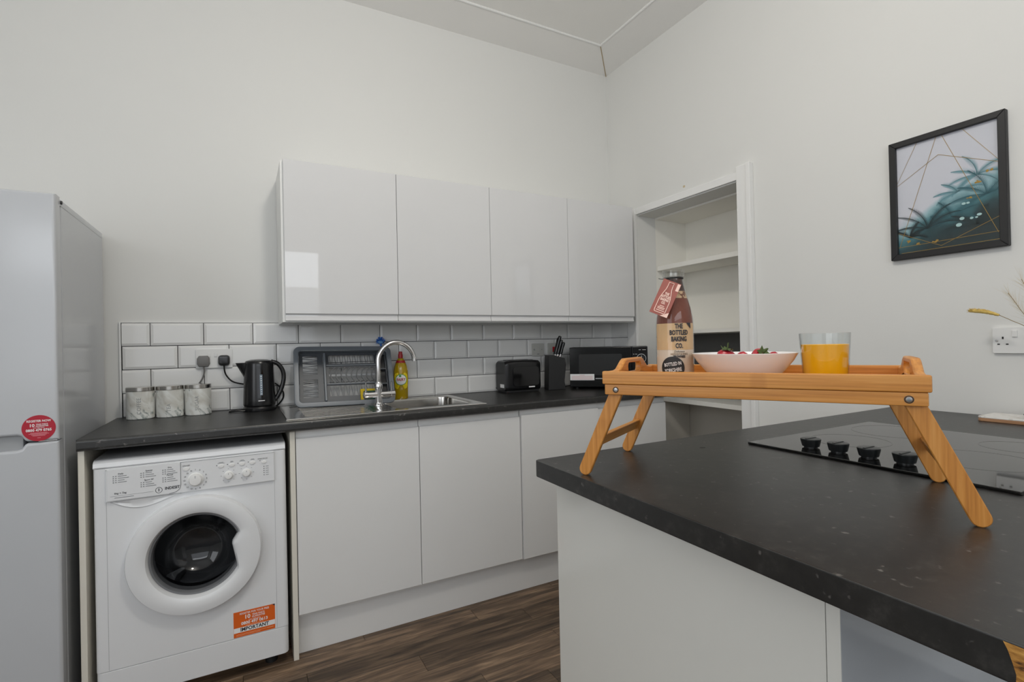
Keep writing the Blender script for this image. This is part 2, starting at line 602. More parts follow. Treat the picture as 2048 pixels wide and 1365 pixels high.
def merge(bm, t, mat=None):
    if mat is not None:
        t.transform(mat)
    me = bpy.data.meshes.new('tmp')
    t.to_mesh(me)
    t.free()
    bm.from_mesh(me)
    bpy.data.meshes.remove(me)
    return bm


def lathe(bm, prof, n=32, c=(0, 0, 0), cap=True, sx=1.0, sy=1.0, mat=None):
    """revolve (r, z) profile about the local Z axis"""
    t = bmesh.new()
    rings = []
    for r, z in prof:
        if r < 1e-6:
            rings.append([t.verts.new((0, 0, z))])
        else:
            rings.append([t.verts.new((r * sx * math.cos(2 * PI * i / n), r * sy * math.sin(2 * PI * i / n), z)) for i in range(n)])
    for a, b in zip(rings[:-1], rings[1:]):
        for i in range(n):
            j = (i + 1) % n
            if len(a) == 1 and len(b) == 1:
                continue
            if len(a) == 1:
                t.faces.new((a[0], b[i], b[j]))
            elif len(b) == 1:
                t.faces.new((a[i], a[j], b[0]))
            else:
                t.faces.new((a[i], a[j], b[j], b[i]))
    if cap:
        for rg in (rings[0], rings[-1]):
            if len(rg) > 2:
                t.faces.new(rg)
    bmesh.ops.recalc_face_normals(t, faces=t.faces)
    t.transform(mat if mat is not None else Matrix.Translation(c))
    if mat is not None and c != (0, 0, 0):
        t.transform(Matrix.Translation(c))
    merge(bm, t)
    return bm


def tube(bm, pts, r, n=10, rr=None, cap=True):
    """round tube through points; rr: radius per point"""
    pts = [Vector(p) for p in pts]
    t = bmesh.new()
    rings = []
    nrm = None
    for i, p in enumerate(pts):
        d = (pts[min(i + 1, len(pts) - 1)] - pts[max(i - 1, 0)]).normalized()
        if nrm is None:
            nrm = d.orthogonal().normalized()
        else:
            nrm = (nrm - d * nrm.dot(d))
            nrm = nrm.normalized() if nrm.length > 1e-6 else d.orthogonal().normalized()
        bi = d.cross(nrm)
        q = rr[i] if rr else r
        rings.append([t.verts.new(p + nrm * (q * math.cos(2 * PI * k / n)) + bi * (q * math.sin(2 * PI * k / n))) for k in range(n)])
    for a, b in zip(rings[:-1], rings[1:]):
        for k in range(n):
            t.faces.new((a[k], a[(k + 1) % n], b[(k + 1) % n], b[k]))
    if cap:
        t.faces.new(rings[0])
        t.faces.new(rings[-1])
    bmesh.ops.recalc_face_normals(t, faces=t.faces)
    merge(bm, t)
    return bm


def bez(pts, n=12):
    """Catmull-Rom through points"""
    P = [Vector(p) for p in pts]
    P = [P[0] * 2 - P[1]] + P + [P[-1] * 2 - P[-2]]
    out = []
    for i in range(1, len(P) - 2):
        for k in range(n):
            t = k / n
            a, b, c, d = P[i - 1], P[i], P[i + 1], P[i + 2]
            out.append(0.5 * ((2 * b) + (c - a) * t + (2 * a - 5 * b + 4 * c - d) * t * t + (3 * b - a - 3 * c + d) * t ** 3))
    out.append(P[-2])
    return out


def prism(bm, poly, axis, a, b, bev=0.0, seg=2):
    """extrude a 2-D polygon along an axis from a to b (polygon in the two other axes, in xyz order)"""
    t = bmesh.new()
    i = 'xyz'.index(axis)

    def p3(q, h):
        l = list(q)
        l.insert(i, h)
        return l
    va = [t.verts.new(p3(q, a)) for q in poly]
    vb = [t.verts.new(p3(q, b)) for q in poly]
    n = len(poly)
    t.faces.new(va)
    t.faces.new(vb[::-1])
    for k in range(n):
        t.faces.new((va[k], va[(k + 1) % n], vb[(k + 1) % n], vb[k]))
    bmesh.ops.recalc_face_normals(t, faces=t.faces)
    if bev > 0:
        bmesh.ops.bevel(t, geom=list(t.edges), offset=bev, segments=seg, profile=0.5, affect='EDGES')
    merge(bm, t)
    return bm


def rrect(w, h, r, n=6, cx=0.0, cy=0.0):
    out = []
    for (sx, sy, a0) in ((1, 1, 0), (-1, 1, PI / 2), (-1, -1, PI), (1, -1, 3 * PI / 2)):
        for k in range(n + 1):
            a = a0 + PI / 2 * k / n
            out.append((cx + sx * (w / 2 - r) + r * math.cos(a), cy + sy * (h / 2 - r) + r * math.sin(a)))
    return out


def loft(bm, loops, closed=True, cap0=False, cap1=False):
    """skin between 3-D point loops with equal counts"""
    t = bmesh.new()
    R = [[t.verts.new(p) for p in lp] for lp in loops]
    n = len(R[0])
    for a, b in zip(R[:-1], R[1:]):
        for k in range(n if closed else n - 1):
            t.faces.new((a[k], a[(k + 1) % n], b[(k + 1) % n], b[k]))
    if cap0:
        t.faces.new(R[0])
    if cap1:
        t.faces.new(R[-1])
    bmesh.ops.recalc_face_normals(t, faces=t.faces)
    merge(bm, t)
    return bm


def text(body, size, mat4, mat, parent, name='lettering', align='CENTER', fn=None, extrude=0.0002, sx=1.0, bold=0.0, spacing=1.0, shear=0.0):
    cu = bpy.data.curves.new('txt', 'FONT')
    cu.body = body
    cu.size = size
    cu.align_x = align
    cu.align_y = 'CENTER'
    cu.resolution_u = 2
    cu.extrude = extrude
    cu.offset = bold
    cu.space_character = spacing
    cu.shear = shear
    ob = bpy.data.objects.new('txt', cu)
    me = bpy.data.meshes.new_from_object(ob)
    bpy.data.objects.remove(ob)
    bpy.data.curves.remove(cu)
    bm = bmesh.new()
    bm.from_mesh(me)
    bpy.data.meshes.remove(me)
    if sx != 1.0:
        bm.transform(Matrix.Diagonal((sx, 1, 1, 1)))
    if fn:
        for v in bm.verts:
            v.co = fn(v.co)
    else:
        bm.transform(mat4)
    return part(name, bm, mat, parent, smooth=False, recalc=False)


def frame4(o, x, y):
    """matrix with local x right, y up, z = x cross y, at origin o"""
    x = Vector(x).normalized()
    y = Vector(y).normalized()
    z = x.cross(y)
    return Matrix(((x[0], y[0], z[0], o[0]), (x[1], y[1], z[1], o[1]), (x[2], y[2], z[2], o[2]), (0, 0, 0, 1)))


ZT = 0.935          # back worktop height
ZP = 0.940          # peninsula worktop height

# ------------------------------------------------------------------ room shell
CEIL = 3.10
XL, YR = -4.30, -4.70
b = B(); box(b, XL - .1, .6, YR - .1, .1, -0.12, -0.012)
floor = struct('floor', b, 'subfloor')
b = B(); box(b, XL - .1, 0.1, YR - .1, .1, CEIL, CEIL + .1)
struct('ceiling', b, 'ceiling')
b = B(); box(b, XL - .1, 0.6, 0, .12, -.02, CEIL)
wall_back = struct('wall_back', b, 'wall')
# right wall with the alcove opening
AY0, AY1, AZ1, AD = -0.276, -1.03, 2.02, 0.43
b = B()
box(b, 0, .155, AY0, 0, -.02, CEIL)
box(b, 0, .155, YR - .1, AY1, -.02, CEIL)
box(b, 0, .155, AY1, AY0, AZ1, CEIL)
wall_right = struct('wall_right', b, 'wall')
# the recess behind the opening
b = B()
box(b, .1551, AD + .02, AY0, AY0 + .02, -.02, AZ1 + .02)
box(b, .1551, AD + .02, AY1 - .14, AY1 - .12, -.02, AZ1 + .02)
box(b, .1551, AD + .02, AY1 - .12, AY0, AZ1 - .01, AZ1 + .02)
box(b, AD, AD + .02, AY1 - .12, AY0, -.02, AZ1 + .02)
wall_alcove = struct('wall_alcove', b, 'shelfpaint')
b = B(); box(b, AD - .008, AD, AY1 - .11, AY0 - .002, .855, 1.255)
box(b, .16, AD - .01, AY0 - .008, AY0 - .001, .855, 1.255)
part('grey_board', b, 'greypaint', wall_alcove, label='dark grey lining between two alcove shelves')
b = B(); box(b, AD - .008, AD, AY1 - .11, AY0 - .002, 0.0, .82)
box(b, .16, AD - .01, AY0 - .008, AY0 - .001, 0.0, .82)
part('beige_board', b, 'beigepaint', wall_alcove, label='beige lining below the lowest alcove shelf')
# left wall with an opening added for the fill light, rear wall with a window opening
b = B()
LW = (-3.5, -1.9, 0.95, 2.55)
box(b, XL - .12, XL, LW[1], .1, -.02, CEIL)
box(b, XL - .12, XL, YR - .1, LW[0], -.02, CEIL)
box(b, XL - .12, XL, LW[0], LW[1], -.02, LW[2])
box(b, XL - .12, XL, LW[0], LW[1], LW[3], CEIL)
struct('wall_left', b, 'wall')
b = B()
RW = (-4.14, -1.36, 0.86, 2.46)
box(b, XL, RW[0], YR - .12, YR, -.02, CEIL)
box(b, RW[1], .1, YR - .12, YR, -.02, CEIL)
box(b, RW[0], RW[1], YR - .12, YR, -.02, RW[2])
box(b, RW[0], RW[1], YR - .12, YR, RW[3], CEIL)
struct('wall_rear', b, 'wall')
b = B()
for (x0, x1, z0, z1) in ((RW[0], RW[0] + .05, RW[2], RW[3]), (RW[1] - .05, RW[1], RW[2], RW[3]), (RW[0] + .05, RW[1] - .05, RW[2], RW[2] + .05), (RW[0] + .05, RW[1] - .05, RW[3] - .05, RW[3]), (RW[0] + .05, RW[1] - .05, 1.955, 1.995)):
    box(b, x0, x1, YR - .09, YR - .03, z0, z1, .004)
struct('window_1', b, 'trim')
b = B()
for (y0, y1, z0, z1) in ((LW[0], LW[0] + .05, LW[2], LW[3]), (LW[1] - .05, LW[1], LW[2], LW[3]), (LW[0] + .05, LW[1] - .05, LW[2], LW[2] + .05), (LW[0] + .05, LW[1] - .05, LW[3] - .05, LW[3])):
    box(b, XL - .09, XL - .03, y0, y1, z0, z1, .004)
struct('added_window_left', b, 'trim')  # unseen frame, added to go with the left fill light
# ceiling border strips and beads
CB, CBZ = 0.212, 3.049
b = B(); prism(b, [(0, CBZ), (0, CEIL), (-CB, CEIL), (-CB, CEIL - .007)], 'x', XL, 0)
t1 = struct('trim_1', b, 'border')
b = B(); prism(b, [(0, CBZ), (0, CEIL), (-CB, CEIL), (-CB, CEIL - .007)], 'y', YR, 0)
# mitre: shear the near-corner end so the two strips meet on the diagonal
t2 = struct('trim_2', b, 'border')
b = B(); tube(b, [(XL, -CB, CEIL - .004), (-CB, -CB, CEIL - .004)], .007, 8)
struct('trim_3', b, 'trim', smooth=True)
b = B(); tube(b, [(-CB, YR, CEIL - .004), (-CB, -CB, CEIL - .004)], .007, 8)
struct('trim_4', b, 'trim', smooth=True)
b = B(); tube(b, [(-.002, -.002, CBZ - .001), (-CB, -CB, CEIL - .008)], .0025, 6)
struct('trim_5', b, plain('yellowed_caulk', srgb(170, 150, 112), .8), smooth=True)
# filler mark on the wall above the alcove
b = B(); lathe(b, [(.009, 0), (.006, .0006), (0, .0007)], 10, mat=frame4((0, -.669, 2.097), (0, -1, 0), (0, 0, 1)), sy=.8)
part('filler_mark', b, plain('filler_beige', srgb(196, 180, 150), .9), wall_right)
# alcove architrave: left, top, right
b = B()
box(b, -.016, 0, -.262, -.180, 0.935, 2.068, .003)
box(b, -.022, 0, -.276, -.258, 0.935, 2.068, .004)
struct('trim_6', b, 'trim', smooth=True)
b = B(); box(b, -.014, 0, -1.03, -.262, 2.026, 2.066, .003)
struct('trim_7', b, 'trim', smooth=True)
b = B()
box(b, -.020, 0, -1.090, -1.026, 0.0, 2.092, .004)
box(b, -.032, 0, -1.112, -1.086, 0.0, 2.092, .006)
struct('trim_8', b, 'trim', smooth=True)
b = B(); box(b, -.017, 0, -1.65, -1.113, 0, .14, .003)
struct('baseboard_right', b, 'trim', smooth=True)

# floor planks (each a piece of the floor)
pw = 0.1073
b = B(); box(b, 0, 1, 0, 1, 0, 1)
rows = list(range(-3, 26))
joints = {0: -1.6, 1: -1.811, 2: -1.337, 3: -1.128, 4: -1.647, 5: -2.02, 6: -1.48, 7: -1.255, 8: -1.75}
plank_cache = {}


def plank_mesh(L):
    k = round(L, 2)
    if k not in plank_cache:
        bb = B(); box(bb, 0, L - .0012, -pw + .0012, 0, -.012, 0, .0008, 1)
        me = bpy.data.meshes.new('plank'); bb.to_mesh(me); bb.free(); me.materials.append(M['plank'])
        plank_cache[k] = me
    return plank_cache[k]


for r in rows:
    y1 = -0.4755 - r * pw + pw
    if r >= 18:
        continue
    j = joints.get(r, random.uniform(-2.2, -1.0))
    xs = [j - 1.83, j - .92, j, j + .92, j + 1.83]
    for x0, x1 in zip(xs[:-1], xs[1:]):
        if x1 < -3.4 or x0 > -0.05 or y1 > 0:
            continue
        xe = min(x1, -0.001)
        me = plank_mesh(round(xe - x0, 2))
        o = bpy.data.objects.new('plank', me)
        COL.objects.link(o)
        o.location = (x0, y1, 0)
        o.parent = floor

# ------------------------------------------------------------------ tiles on the back wall
TW, TH, TP, TR = 0.1995, 0.0995, 0.2025, 0.1025
ZTT = 1.3456
XJ = -2.6016
XTL = -2.7068
b = B(); box(b, XTL, -.0005, -.0042, 0, ZT, ZTT - .001)
part('grout', b, 'grout', wall_back)
b = B(); box(b, -.0042, 0, -.179, -.0045, ZT, ZTT - .001)
part('grout', b, 'grout', wall_right)
tile_cache = {}


def tile_mesh(w, h, bl, br, bt=True, bb_=True):
    k = (round(w, 4), round(h, 4), bl, br, bt, bb_)
    if k in tile_cache:
        return tile_cache[k]
    t = bmesh.new()
    e = 0.011
    o0 = [(0, 0), (w, 0), (w, h), (0, h)]
    o1 = [(e if bl else 0, e if bb_ else 0), (w - (e if br else 0), e if bb_ else 0), (w - (e if br else 0), h - (e if bt else 0)), (e if bl else 0, h - (e if bt else 0))]
    v0 = [t.verts.new((x, 0, z)) for x, z in o0]
    v1 = [t.verts.new((x, -.0062, z)) for x, z in o0]
    v2 = [t.verts.new((x, -.0098, z)) for x, z in o1]
    for a, c in ((v0, v1), (v1, v2)):
        for i in range(4):
            t.faces.new((a[i], a[(i + 1) % 4], c[(i + 1) % 4], c[i]))
    t.faces.new(v2)
    t.faces.new(v0[::-1])
    bmesh.ops.remove_doubles(t, verts=t.verts, dist=1e-6)
    bmesh.ops.recalc_face_normals(t, faces=t.faces)
    me = bpy.data.meshes.new('tile'); t.to_mesh(me); t.free(); me.materials.append(M['tile'])
    tile_cache[k] = me
    return me


for row in range(4):
    z1 = ZTT - row * TR - .0015
    z0 = max(z1 - TH, ZT + .001)
    off = XJ + (0 if row % 2 == 0 else TP / 2)
    for i in range(-2, 15):
        x0, x1 = off + i * TP + .0015, off + i * TP + .0015 + TW
        a, c = max(x0, XTL + .004), min(x1, -.0105)
        if c - a < .012:
            continue
        o = bpy.data.objects.new('tile', tile_mesh(c - a, z1 - z0, a == x0, c == x1, True, z1 - z0 > TH - .002))
        COL.objects.link(o)
        o.location = (a, -.004, z0)
        o.parent = wall_back
    # return on the right wall
    o = bpy.data.objects.new('tile', tile_mesh(.165, z1 - z0, False, False, True, z1 - z0 > TH - .002))
    COL.objects.link(o)
    o.rotation_euler = (0, 0, -PI / 2)
    o.location = (-.004, -.012, z0)
    o.parent = wall_right
b = B(); box(b, XTL - .006, XTL + .001, -.011, 0, ZT, ZTT + .003, .001)
box(b, XTL - .006, -.001, -.0095, 0, ZTT + .0006, ZTT + .004, .0008)
part('tile_edging', b, 'white', wall_back)

# ------------------------------------------------------------------ worktop (back run) with the sink cut-out
SK = (-2.091, -1.227, -0.567, -0.052)      # sink outer
BW = (-1.635, -1.262, -0.505, -0.125)      # bowl opening


def plate_with_hole(rect, hole, z, n=None):
    """list of (outer, inner) point pairs: rays from the hole centre to the rectangle"""
    cx = sum(p[0] for p in hole) / len(hole)
    cy = sum(p[1] for p in hole) / len(hole)
    x0, x1, y0, y1 = rect
    outer = []
    for p in hole:
        dx, dy = p[0] - cx, p[1] - cy
        t = 1e9
        if dx > 1e-9: t = min(t, (x1 - cx) / dx)
        if dx < -1e-9: t = min(t, (x0 - cx) / dx)
        if dy > 1e-9: t = min(t, (y1 - cy) / dy)
        if dy < -1e-9: t = min(t, (y0 - cy) / dy)
        outer.append([cx + dx * t, cy + dy * t])
    for (qx, qy) in ((x0, y0), (x0, y1), (x1, y0), (x1, y1)):
        k = min(range(len(outer)), key=lambda i: (outer[i][0] - qx) ** 2 + (outer[i][1] - qy) ** 2)
        outer[k] = [qx, qy]
    return outer


WX0, WX1, WY0 = -2.7215, -0.004, -0.618
wt = thing('worktop', 'charcoal speckled laminate worktop running along the tiled wall above the washing machine', 'worktop', (-1.4, -.3, ZT))
b = B()
zt0, zt1 = ZT - .039, ZT
hx0, hx1, hy0, hy1 = BW[0] - .01, BW[1] + .01, BW[2] - .01, BW[3] + .01
# front strip with a rounded (postformed) front edge
prf = [(-.011, zt0), (WY0 + .012, zt0), (WY0 + .006, zt0 + .002), (WY0 + .001, zt0 + .007), (WY0, zt0 + .012), (WY0, zt1 - .010), (WY0 + .001, zt1 - .005), (WY0 + .004, zt1 - .0015), (WY0 + .009, zt1), (-.011, zt1)]
prism(b, prf, 'x', WX0, hx0)
prism(b, prf, 'x', hx1, WX1)
pf2 = [(hy0, zt0)] + prf[1:-1] + [(hy0, zt1)]
prism(b, pf2, 'x', hx0, hx1)
box(b, hx0, hx1, hy1, -.011, zt0, zt1)
bmesh.ops.remove_doubles(b, verts=b.verts, dist=1e-5)
part('top', b, 'worktop', wt)
b = B(); box(b, WX0 - .0012, WX0, WY0 + .004, -.012, zt0 + .001, zt1 + .0002)
part('end_edging', b, 'blackmat', wt)

# ------------------------------------------------------------------ base units
DB = -0.585


def base_door(name, x0, x1, parent, dy=0.0, z0=.1703, zf=.8628, zt=.8935):
    """handle-less door: flat face with a scooped finger grip along its top"""
    f = DB + dy
    k = f + .019
    prof = [(k, z0), (f + .0015, z0), (f, z0 + .0015), (f, zf - .002), (f + .0015, zf), (f + .009, zf + .001), (f + .0135, zf + .006), (f + .0145, zf + .016), (f + .0125, zf + .024), (f + .008, zt), (k + .006, zt), (k + .006, zf - .01), (k, zf - .015)]
    b = B(); prism(b, prof, 'x', x0 + .0015, x1 - .0015)
    return part(name, b, 'satin', parent)


def carcass(x0, x1, parent, y0=-.563, y1=-.02, z0=.155, z1=.893):
    b = B()
    box(b, x0, x0 + .016, y0, y1, z0, z1)
    box(b, x1 - .016, x1, y0, y1, z0, z1)
    box(b, x0 + .016, x1 - .016, y0, y1, z0, z0 + .016)
    box(b, x0 + .016, x1 - .016, y1 - .008, y1, z0 + .016, z1 - .2)
    box(b, x0 + .016, x1 - .016, y0, y0 + .016, z1 - .03, z1 - .004)
    return part('carcass', b, 'carcass', parent)


def feet(x0, x1, parent):
    for x in (x0 + .06, x1 - .06):
        for y in (-.46, -.10):
            b = B(); lathe(b, [(.022, 0), (.022, .012), (.014, .02), (.014, .155)], 14, (x, y, 0))
            part('leg', b, 'blackmat', parent)


u = thing('base_unit', 'white handleless double door base cupboard under the sink', 'cupboard', (-1.56, -.3, 0))
carcass(-2.062, -1.058, u); feet(-2.062, -1.058, u)
base_door('door', -2.0633, -1.5638, u); base_door('door', -1.5638, -1.0567, u)
u = thing('base_unit', 'white base cupboard right of the sink unit with its door standing slightly proud', 'cupboard', (-.82, -.3, 0))
carcass(-1.055, -.589, u); feet(-1.055, -.589, u)
base_door('door', -1.0545, -.5876, u, dy=-.008, zf=.869)
u = thing('base_unit', 'white base cupboard at the right end of the run, partly behind the tray legs', 'cupboard', (-.34, -.3, 0))
carcass(-.586, -.1, u); feet(-.586, -.1, u)
base_door('door', -.5876, -.0979, u)
b = B(); box(b, -2.063, -.1, -.545, -.5285, .0005, .150, .001)
tag(part('plinth', b, 'satin'), 'white plinth board along the floor under the base cupboards', 'plinth')
b = B(); box(b, -2.0835, -2.0648, DB - .001, -.012, .0005, .8955, .0008)
tag(part('end_panel', b, 'edge'), 'narrow white end panel right of the washing machine, reaching the floor', 'panel')
b = B(); box(b, -2.7225, -2.7055, -.600, -.012, .0005, .8955, .0008)
tag(part('end_panel', b, 'edge'), 'narrow cream edged end panel between the fridge and the washing machine', 'panel')

# ------------------------------------------------------------------ wall cupboards
DC = -0.3329
wx = [-2.0732, -1.5738, -1.0752, -.5779, -.0874]
wl = ['white gloss wall cupboard, leftmost of four, reflecting a window, above the draining rack',
      'white gloss wall cupboard, second from the left, above the washing-up liquid bottle',
      'white gloss wall cupboard, third from the left, above the toaster',
      'white gloss wall cupboard, rightmost of four, beside the alcove and above the microwave']
for i in range(4):
    x0, x1 = wx[i], wx[i + 1]
    u = thing('wall_cupboard', wl[i], 'cupboard', ((x0 + x1) / 2, -.15, 1.335), 0, 'wall cupboards in a row')
    b = B()
    y0, z0, z1 = DC + .0205, 1.335, 2.048
    xe0 = x0 - (.010 if i == 0 else 0)
    box(b, xe0, x0 + .016, y0, -.002, z0, z1)
    box(b, x1 - .016, x1, y0, -.002, z0, z1)
    box(b, x0 + .016, x1 - .016, y0, -.002, z0, z0 + .016)
    box(b, x0 + .016, x1 - .016, y0, -.002, z1 - .016, z1)
    box(b, x0 + .016, x1 - .016, -.010, -.002, z0 + .016, z1 - .016)
    part('carcass', b, 'carcass', u)
    f, k = DC, DC + .019
    zf, zb, zt = 1.3713, 1.3405, 2.0508
    prof = [(k, zt), (f + .0015, zt), (f, zt - .0015), (f, zf + .002), (f + .0015, zf), (f + .008, zf - .001), (f + .0105, zf - .004), (f + .0105, zf - .014), (f + .0065, zb + .001), (f + .008, zb), (k + .001, zb)]
    b = B(); prism(b, prof, 'x', x0 + .0013, x1 - .0013)
    part('door', b, 'gloss', u)

# ------------------------------------------------------------------ fridge freezer
fx0, fx1 = -3.315, -2.7575
fr = thing('fridge_freezer', 'tall white fridge freezer at the left edge, with a round red sticker', 'fridge', ((fx0 + fx1) / 2, -.33, 0))
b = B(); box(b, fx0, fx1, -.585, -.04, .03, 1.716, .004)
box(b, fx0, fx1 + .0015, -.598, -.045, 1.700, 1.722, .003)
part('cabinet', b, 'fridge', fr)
b = B(); box(b, fx0 + .008, fx1 - .008, -.600, -.585, .08, .935, .002); box(b, fx0 + .008, fx1 - .008, -.600, -.585, .955, 1.72, .002)
part('door_seal', b, 'grey_seal', fr)


def fridge_door(z0, z1, scoop_top):
    """rounded door slab with a scooped finger grip on the joint edge (left of x=-2.838)"""
    yf, yb = -.648, -.600
    bm = B()
    n = 8
    xs = [fx0, -2.852, -2.838, -2.82, fx1 + .002]
    prof_r = 0.012
    # outline in x-z, with the scoop cut into the joint edge
    d = .020
    if scoop_top:
        poly = [(fx0, z0), (fx1 + .001, z0), (fx1 + .001, z1), (-2.832, z1), (-2.838, z1 - .004), (-2.846, z1 - d + .003), (-2.856, z1 - d), (fx0, z1 - d)]
    else:
        poly = [(fx0, z0 + d), (-2.856, z0 + d), (-2.846, z0 + d - .003), (-2.838, z0 + .004), (-2.832, z0), (fx1 + .001, z0), (fx1 + .001, z1), (fx0, z1)]
    t = bmesh.new()
    va = [t.verts.new((x, yb, z)) for x, z in poly]
    vb = [t.verts.new((x, yf, z)) for x, z in poly]
    t.faces.new(va); fb = t.faces.new(vb[::-1])
    for k in range(len(poly)):
        t.faces.new((va[k], va[(k + 1) % len(poly)], vb[(k + 1) % len(poly)], vb[k]))
    bmesh.ops.recalc_face_normals(t, faces=t.faces)
    ed = [e for e in t.edges if all(abs(v.co.y - yf) < 1e-6 for v in e.verts)]
    bmesh.ops.bevel(t, geom=ed, offset=.009, segments=4, profile=0.5, affect='EDGES')
    merge(bm, t)
    return bm


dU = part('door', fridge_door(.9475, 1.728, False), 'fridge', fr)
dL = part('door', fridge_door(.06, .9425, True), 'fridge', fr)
b = B(); box(b, fx0 + .01, -2.845, -.630, -.6006, .915, .975, .004)
part('handle_recess', b, plain('handle_grey', (.34, .35, .36, 1), .4), fr, label='grey finger recess between the doors')
b = B(); box(b, fx1 - .05, fx1 - .005, -.640, -.59, .9433, .9467, .0005)
part('hinge', b, 'chrome', fr)
b = B(); lathe(b, [(.006, 0), (.006, .004), (0, .005)], 10, (fx1 + .0015, -.592, 1.712), mat=Matrix.Rotation(PI / 2, 4, 'Y'))
part('hinge_screw', b, 'darkgrey', fr)
for x in (fx0 + .06, fx1 - .06):
    for y in (-.52, -.1):
        b = B(); lathe(b, [(.018, 0), (.018, .03)], 12, (x, y, 0)); part('foot', b, 'blackmat', fr)
scx, scz, sy = -2.8035, .9875, -.6485
st = B(); lathe(st, [(.0405, 0), (.0405, .0004), (0, .0004)], 40, mat=frame4((scx, sy, scz), (1, 0, 0), (0, 0, 1)))
st = part('sticker', st, 'red', dU, label='round red sticker with white lettering')


def fridge_txt(s, size, dz, sxx=1.0, bold=0.0, dx=0):
    text(s, size, frame4((scx + dx, sy - .0006, scz + dz), (1, 0, 0), (0, 0, 1)), 'whiteink', dU, sx=sxx, bold=bold)


fridge_txt('REGISTER NOW', .0095, .022, .85, .0002)
fridge_txt('10', .0135, .0085, 1, .0003, -.0165)
fridge_txt('YEAR PARTS', .0058, .0115, .9, .0001, .0075)
fridge_txt('GUARANTEE', .0058, .0062, .9, .0001, .0075)
fridge_txt('CALL FREE NOW', .0040, .0010, .9)
fridge_txt('0800 479 0765', .0110, -.0065, .92, .0003)
b = B()
for k, (w, dz) in enumerate(((.040, -.0145), (.048, -.0175), (.036, -.0205), (.030, -.0235), (.008, -.030))):
    box(b, scx - w / 2, scx + w / 2, sy - .0007, sy - .0003, scz + dz - .0006, scz + dz + .0006)
part('small_print', b, plain('faded_ink', srgb(226, 150, 160), .6), dU)

# ------------------------------------------------------------------ washing machine
wmx0, wmx1, wmy = -2.6875, -2.1000, -.590
wm = thing('washing_machine', 'white front loading washing machine with an orange sticker under the worktop', 'washing machine', ((wmx0 + wmx1) / 2, -.32, 0))
DCX, DCZ, DR = -2.395, .4925, .2085
hole = [(DCX + .150 * math.cos(2 * PI * k / 64), DCZ + .150 * math.sin(2 * PI * k / 64)) for k in range(64)]
fx = (wmx0 + .014, wmx1 - .014, .148, .828)
out = plate_with_hole(fx, hole, 0)
b = B()
loft(b, [[(x, wmy, z) for x, z in out], [(x, wmy, z) for x, z in hole], [(x, wmy + .05, z) for x, z in hole]])
# rounded vertical front corners, sides, back
for s, xa, xb in ((1, wmx0 + .014, wmx0), (-1, wmx1 - .014, wmx1)):
    cols = []
    for k in range(6):
        a = PI / 2 * k / 5
        x = xa + (xb - xa) * math.sin(a)
        y = wmy + .014 * (1 - math.cos(a))
        cols.append([(x, y, .148), (x, y, .828)])
    cols.append([(xb, -.03, .148), (xb, -.03, .828)])
    loft(b, cols, closed=False)
box(b, wmx0, wmx1, -.034, -.03, .148, .828)
part('body', b, 'appliance', wm, recalc=False)
b = B()
# lid: rounded front top edge
pl = [(-.03, .829), (wmy + .001, .829), (wmy - .001, .833), (wmy + .002, .846), (wmy + .010, .853), (wmy + .022, .8565), (-.03, .8565)]
prism(b, pl, 'x', wmx0 + .001, wmx1 - .001, .0)
part('lid', b, 'appliance', wm)
b = B()
prism(b, rrect(wmx1 - wmx0, .56, .02, 5, (wmx0 + wmx1) / 2, -.311), 'z', .043, .1465, .003, 2)
part('kick_panel', b, 'appliance', wm)
for x in (wmx0 + .06, wmx1 - .06):
    for y in (-.53, -.1):
        b = B(); lathe(b, [(.022, 0), (.022, .02), (.012, .025), (.012, .044)], 14, (x, y, 0)); part('foot', b, 'blackmat', wm)
# vertical crease lines of the front
cg_ = plain('crease_grey', (.45, .46, .47, 1), .5)
for x in (-2.652, -2.1405):
    b = B(); box(b, x - .0006, x + .0006, wmy - .0004, wmy + .001, .15, .715)
    part('front_crease', b, cg_, wm)
# control panel and drawer
b = B(); prism(b, [(-2.652, .715), (-2.652, .8265), (-2.1405, .8265), (-2.1405, .715)], 'y', wmy - .009, wmy + .002, .003, 2)
cp = part('control_panel', b, 'appliance', wm)
PY = wmy - .0092
dw = [(-2.648, .7185)]
dw += [(-2.475, .7185), (-2.455, .722), (-2.444, .731), (-2.4405, .744), (-2.4405, .8235), (-2.648, .8235)]
b = B(); prism(b, dw, 'y', PY - .0015, PY + .002, .001, 1)
dr = part('detergent_drawer', b, 'appliance', wm)
b = B()
pts = [(x, PY - .0014, z) for x, z in dw[:-1]] + [(-2.648, PY - .0014, .8235)]
tube(b, pts[1:6], .0007, 5)
box(b, -2.652, -2.1405, PY - .0006, PY + .0006, .8225, .8235)
part('drawer_gap', b, 'greyink', wm)
# finger scoop below the drawer
b = B()
n = 20
lo, up = [], []
for k in range(n + 1):
    t = k / n
    x = -2.640 + t * .20
    dep = math.sin(PI * (t ** .8)) ** 1.3 * .030
    lo.append((x, .714 - dep)); up.append((x, .7145))
rim = [(x, wmy - .001, z) for x, z in lo]
loft(b, [[(x, wmy - .0085, z) for x, z in up], [(x, wmy - .0015, z * .5 + u[1] * .5) for (x, z), u in zip(lo, up)], [(x, wmy - .0025, z + .004) for x, z in lo], [(x, wmy - .0035, z + .001) for x, z in lo], [(x, wmy - .0002, z - .004) for x, z in lo]], closed=False)
part('drawer_grip', b, 'appliance', wm)


def wmt(s, size, x, z, mat='greyink', align='CENTER', **kw):
    text(s, size, frame4((x, PY - .0022, z), (1, 0, 0), (0, 0, 1)), mat, wm, align=align, **kw)


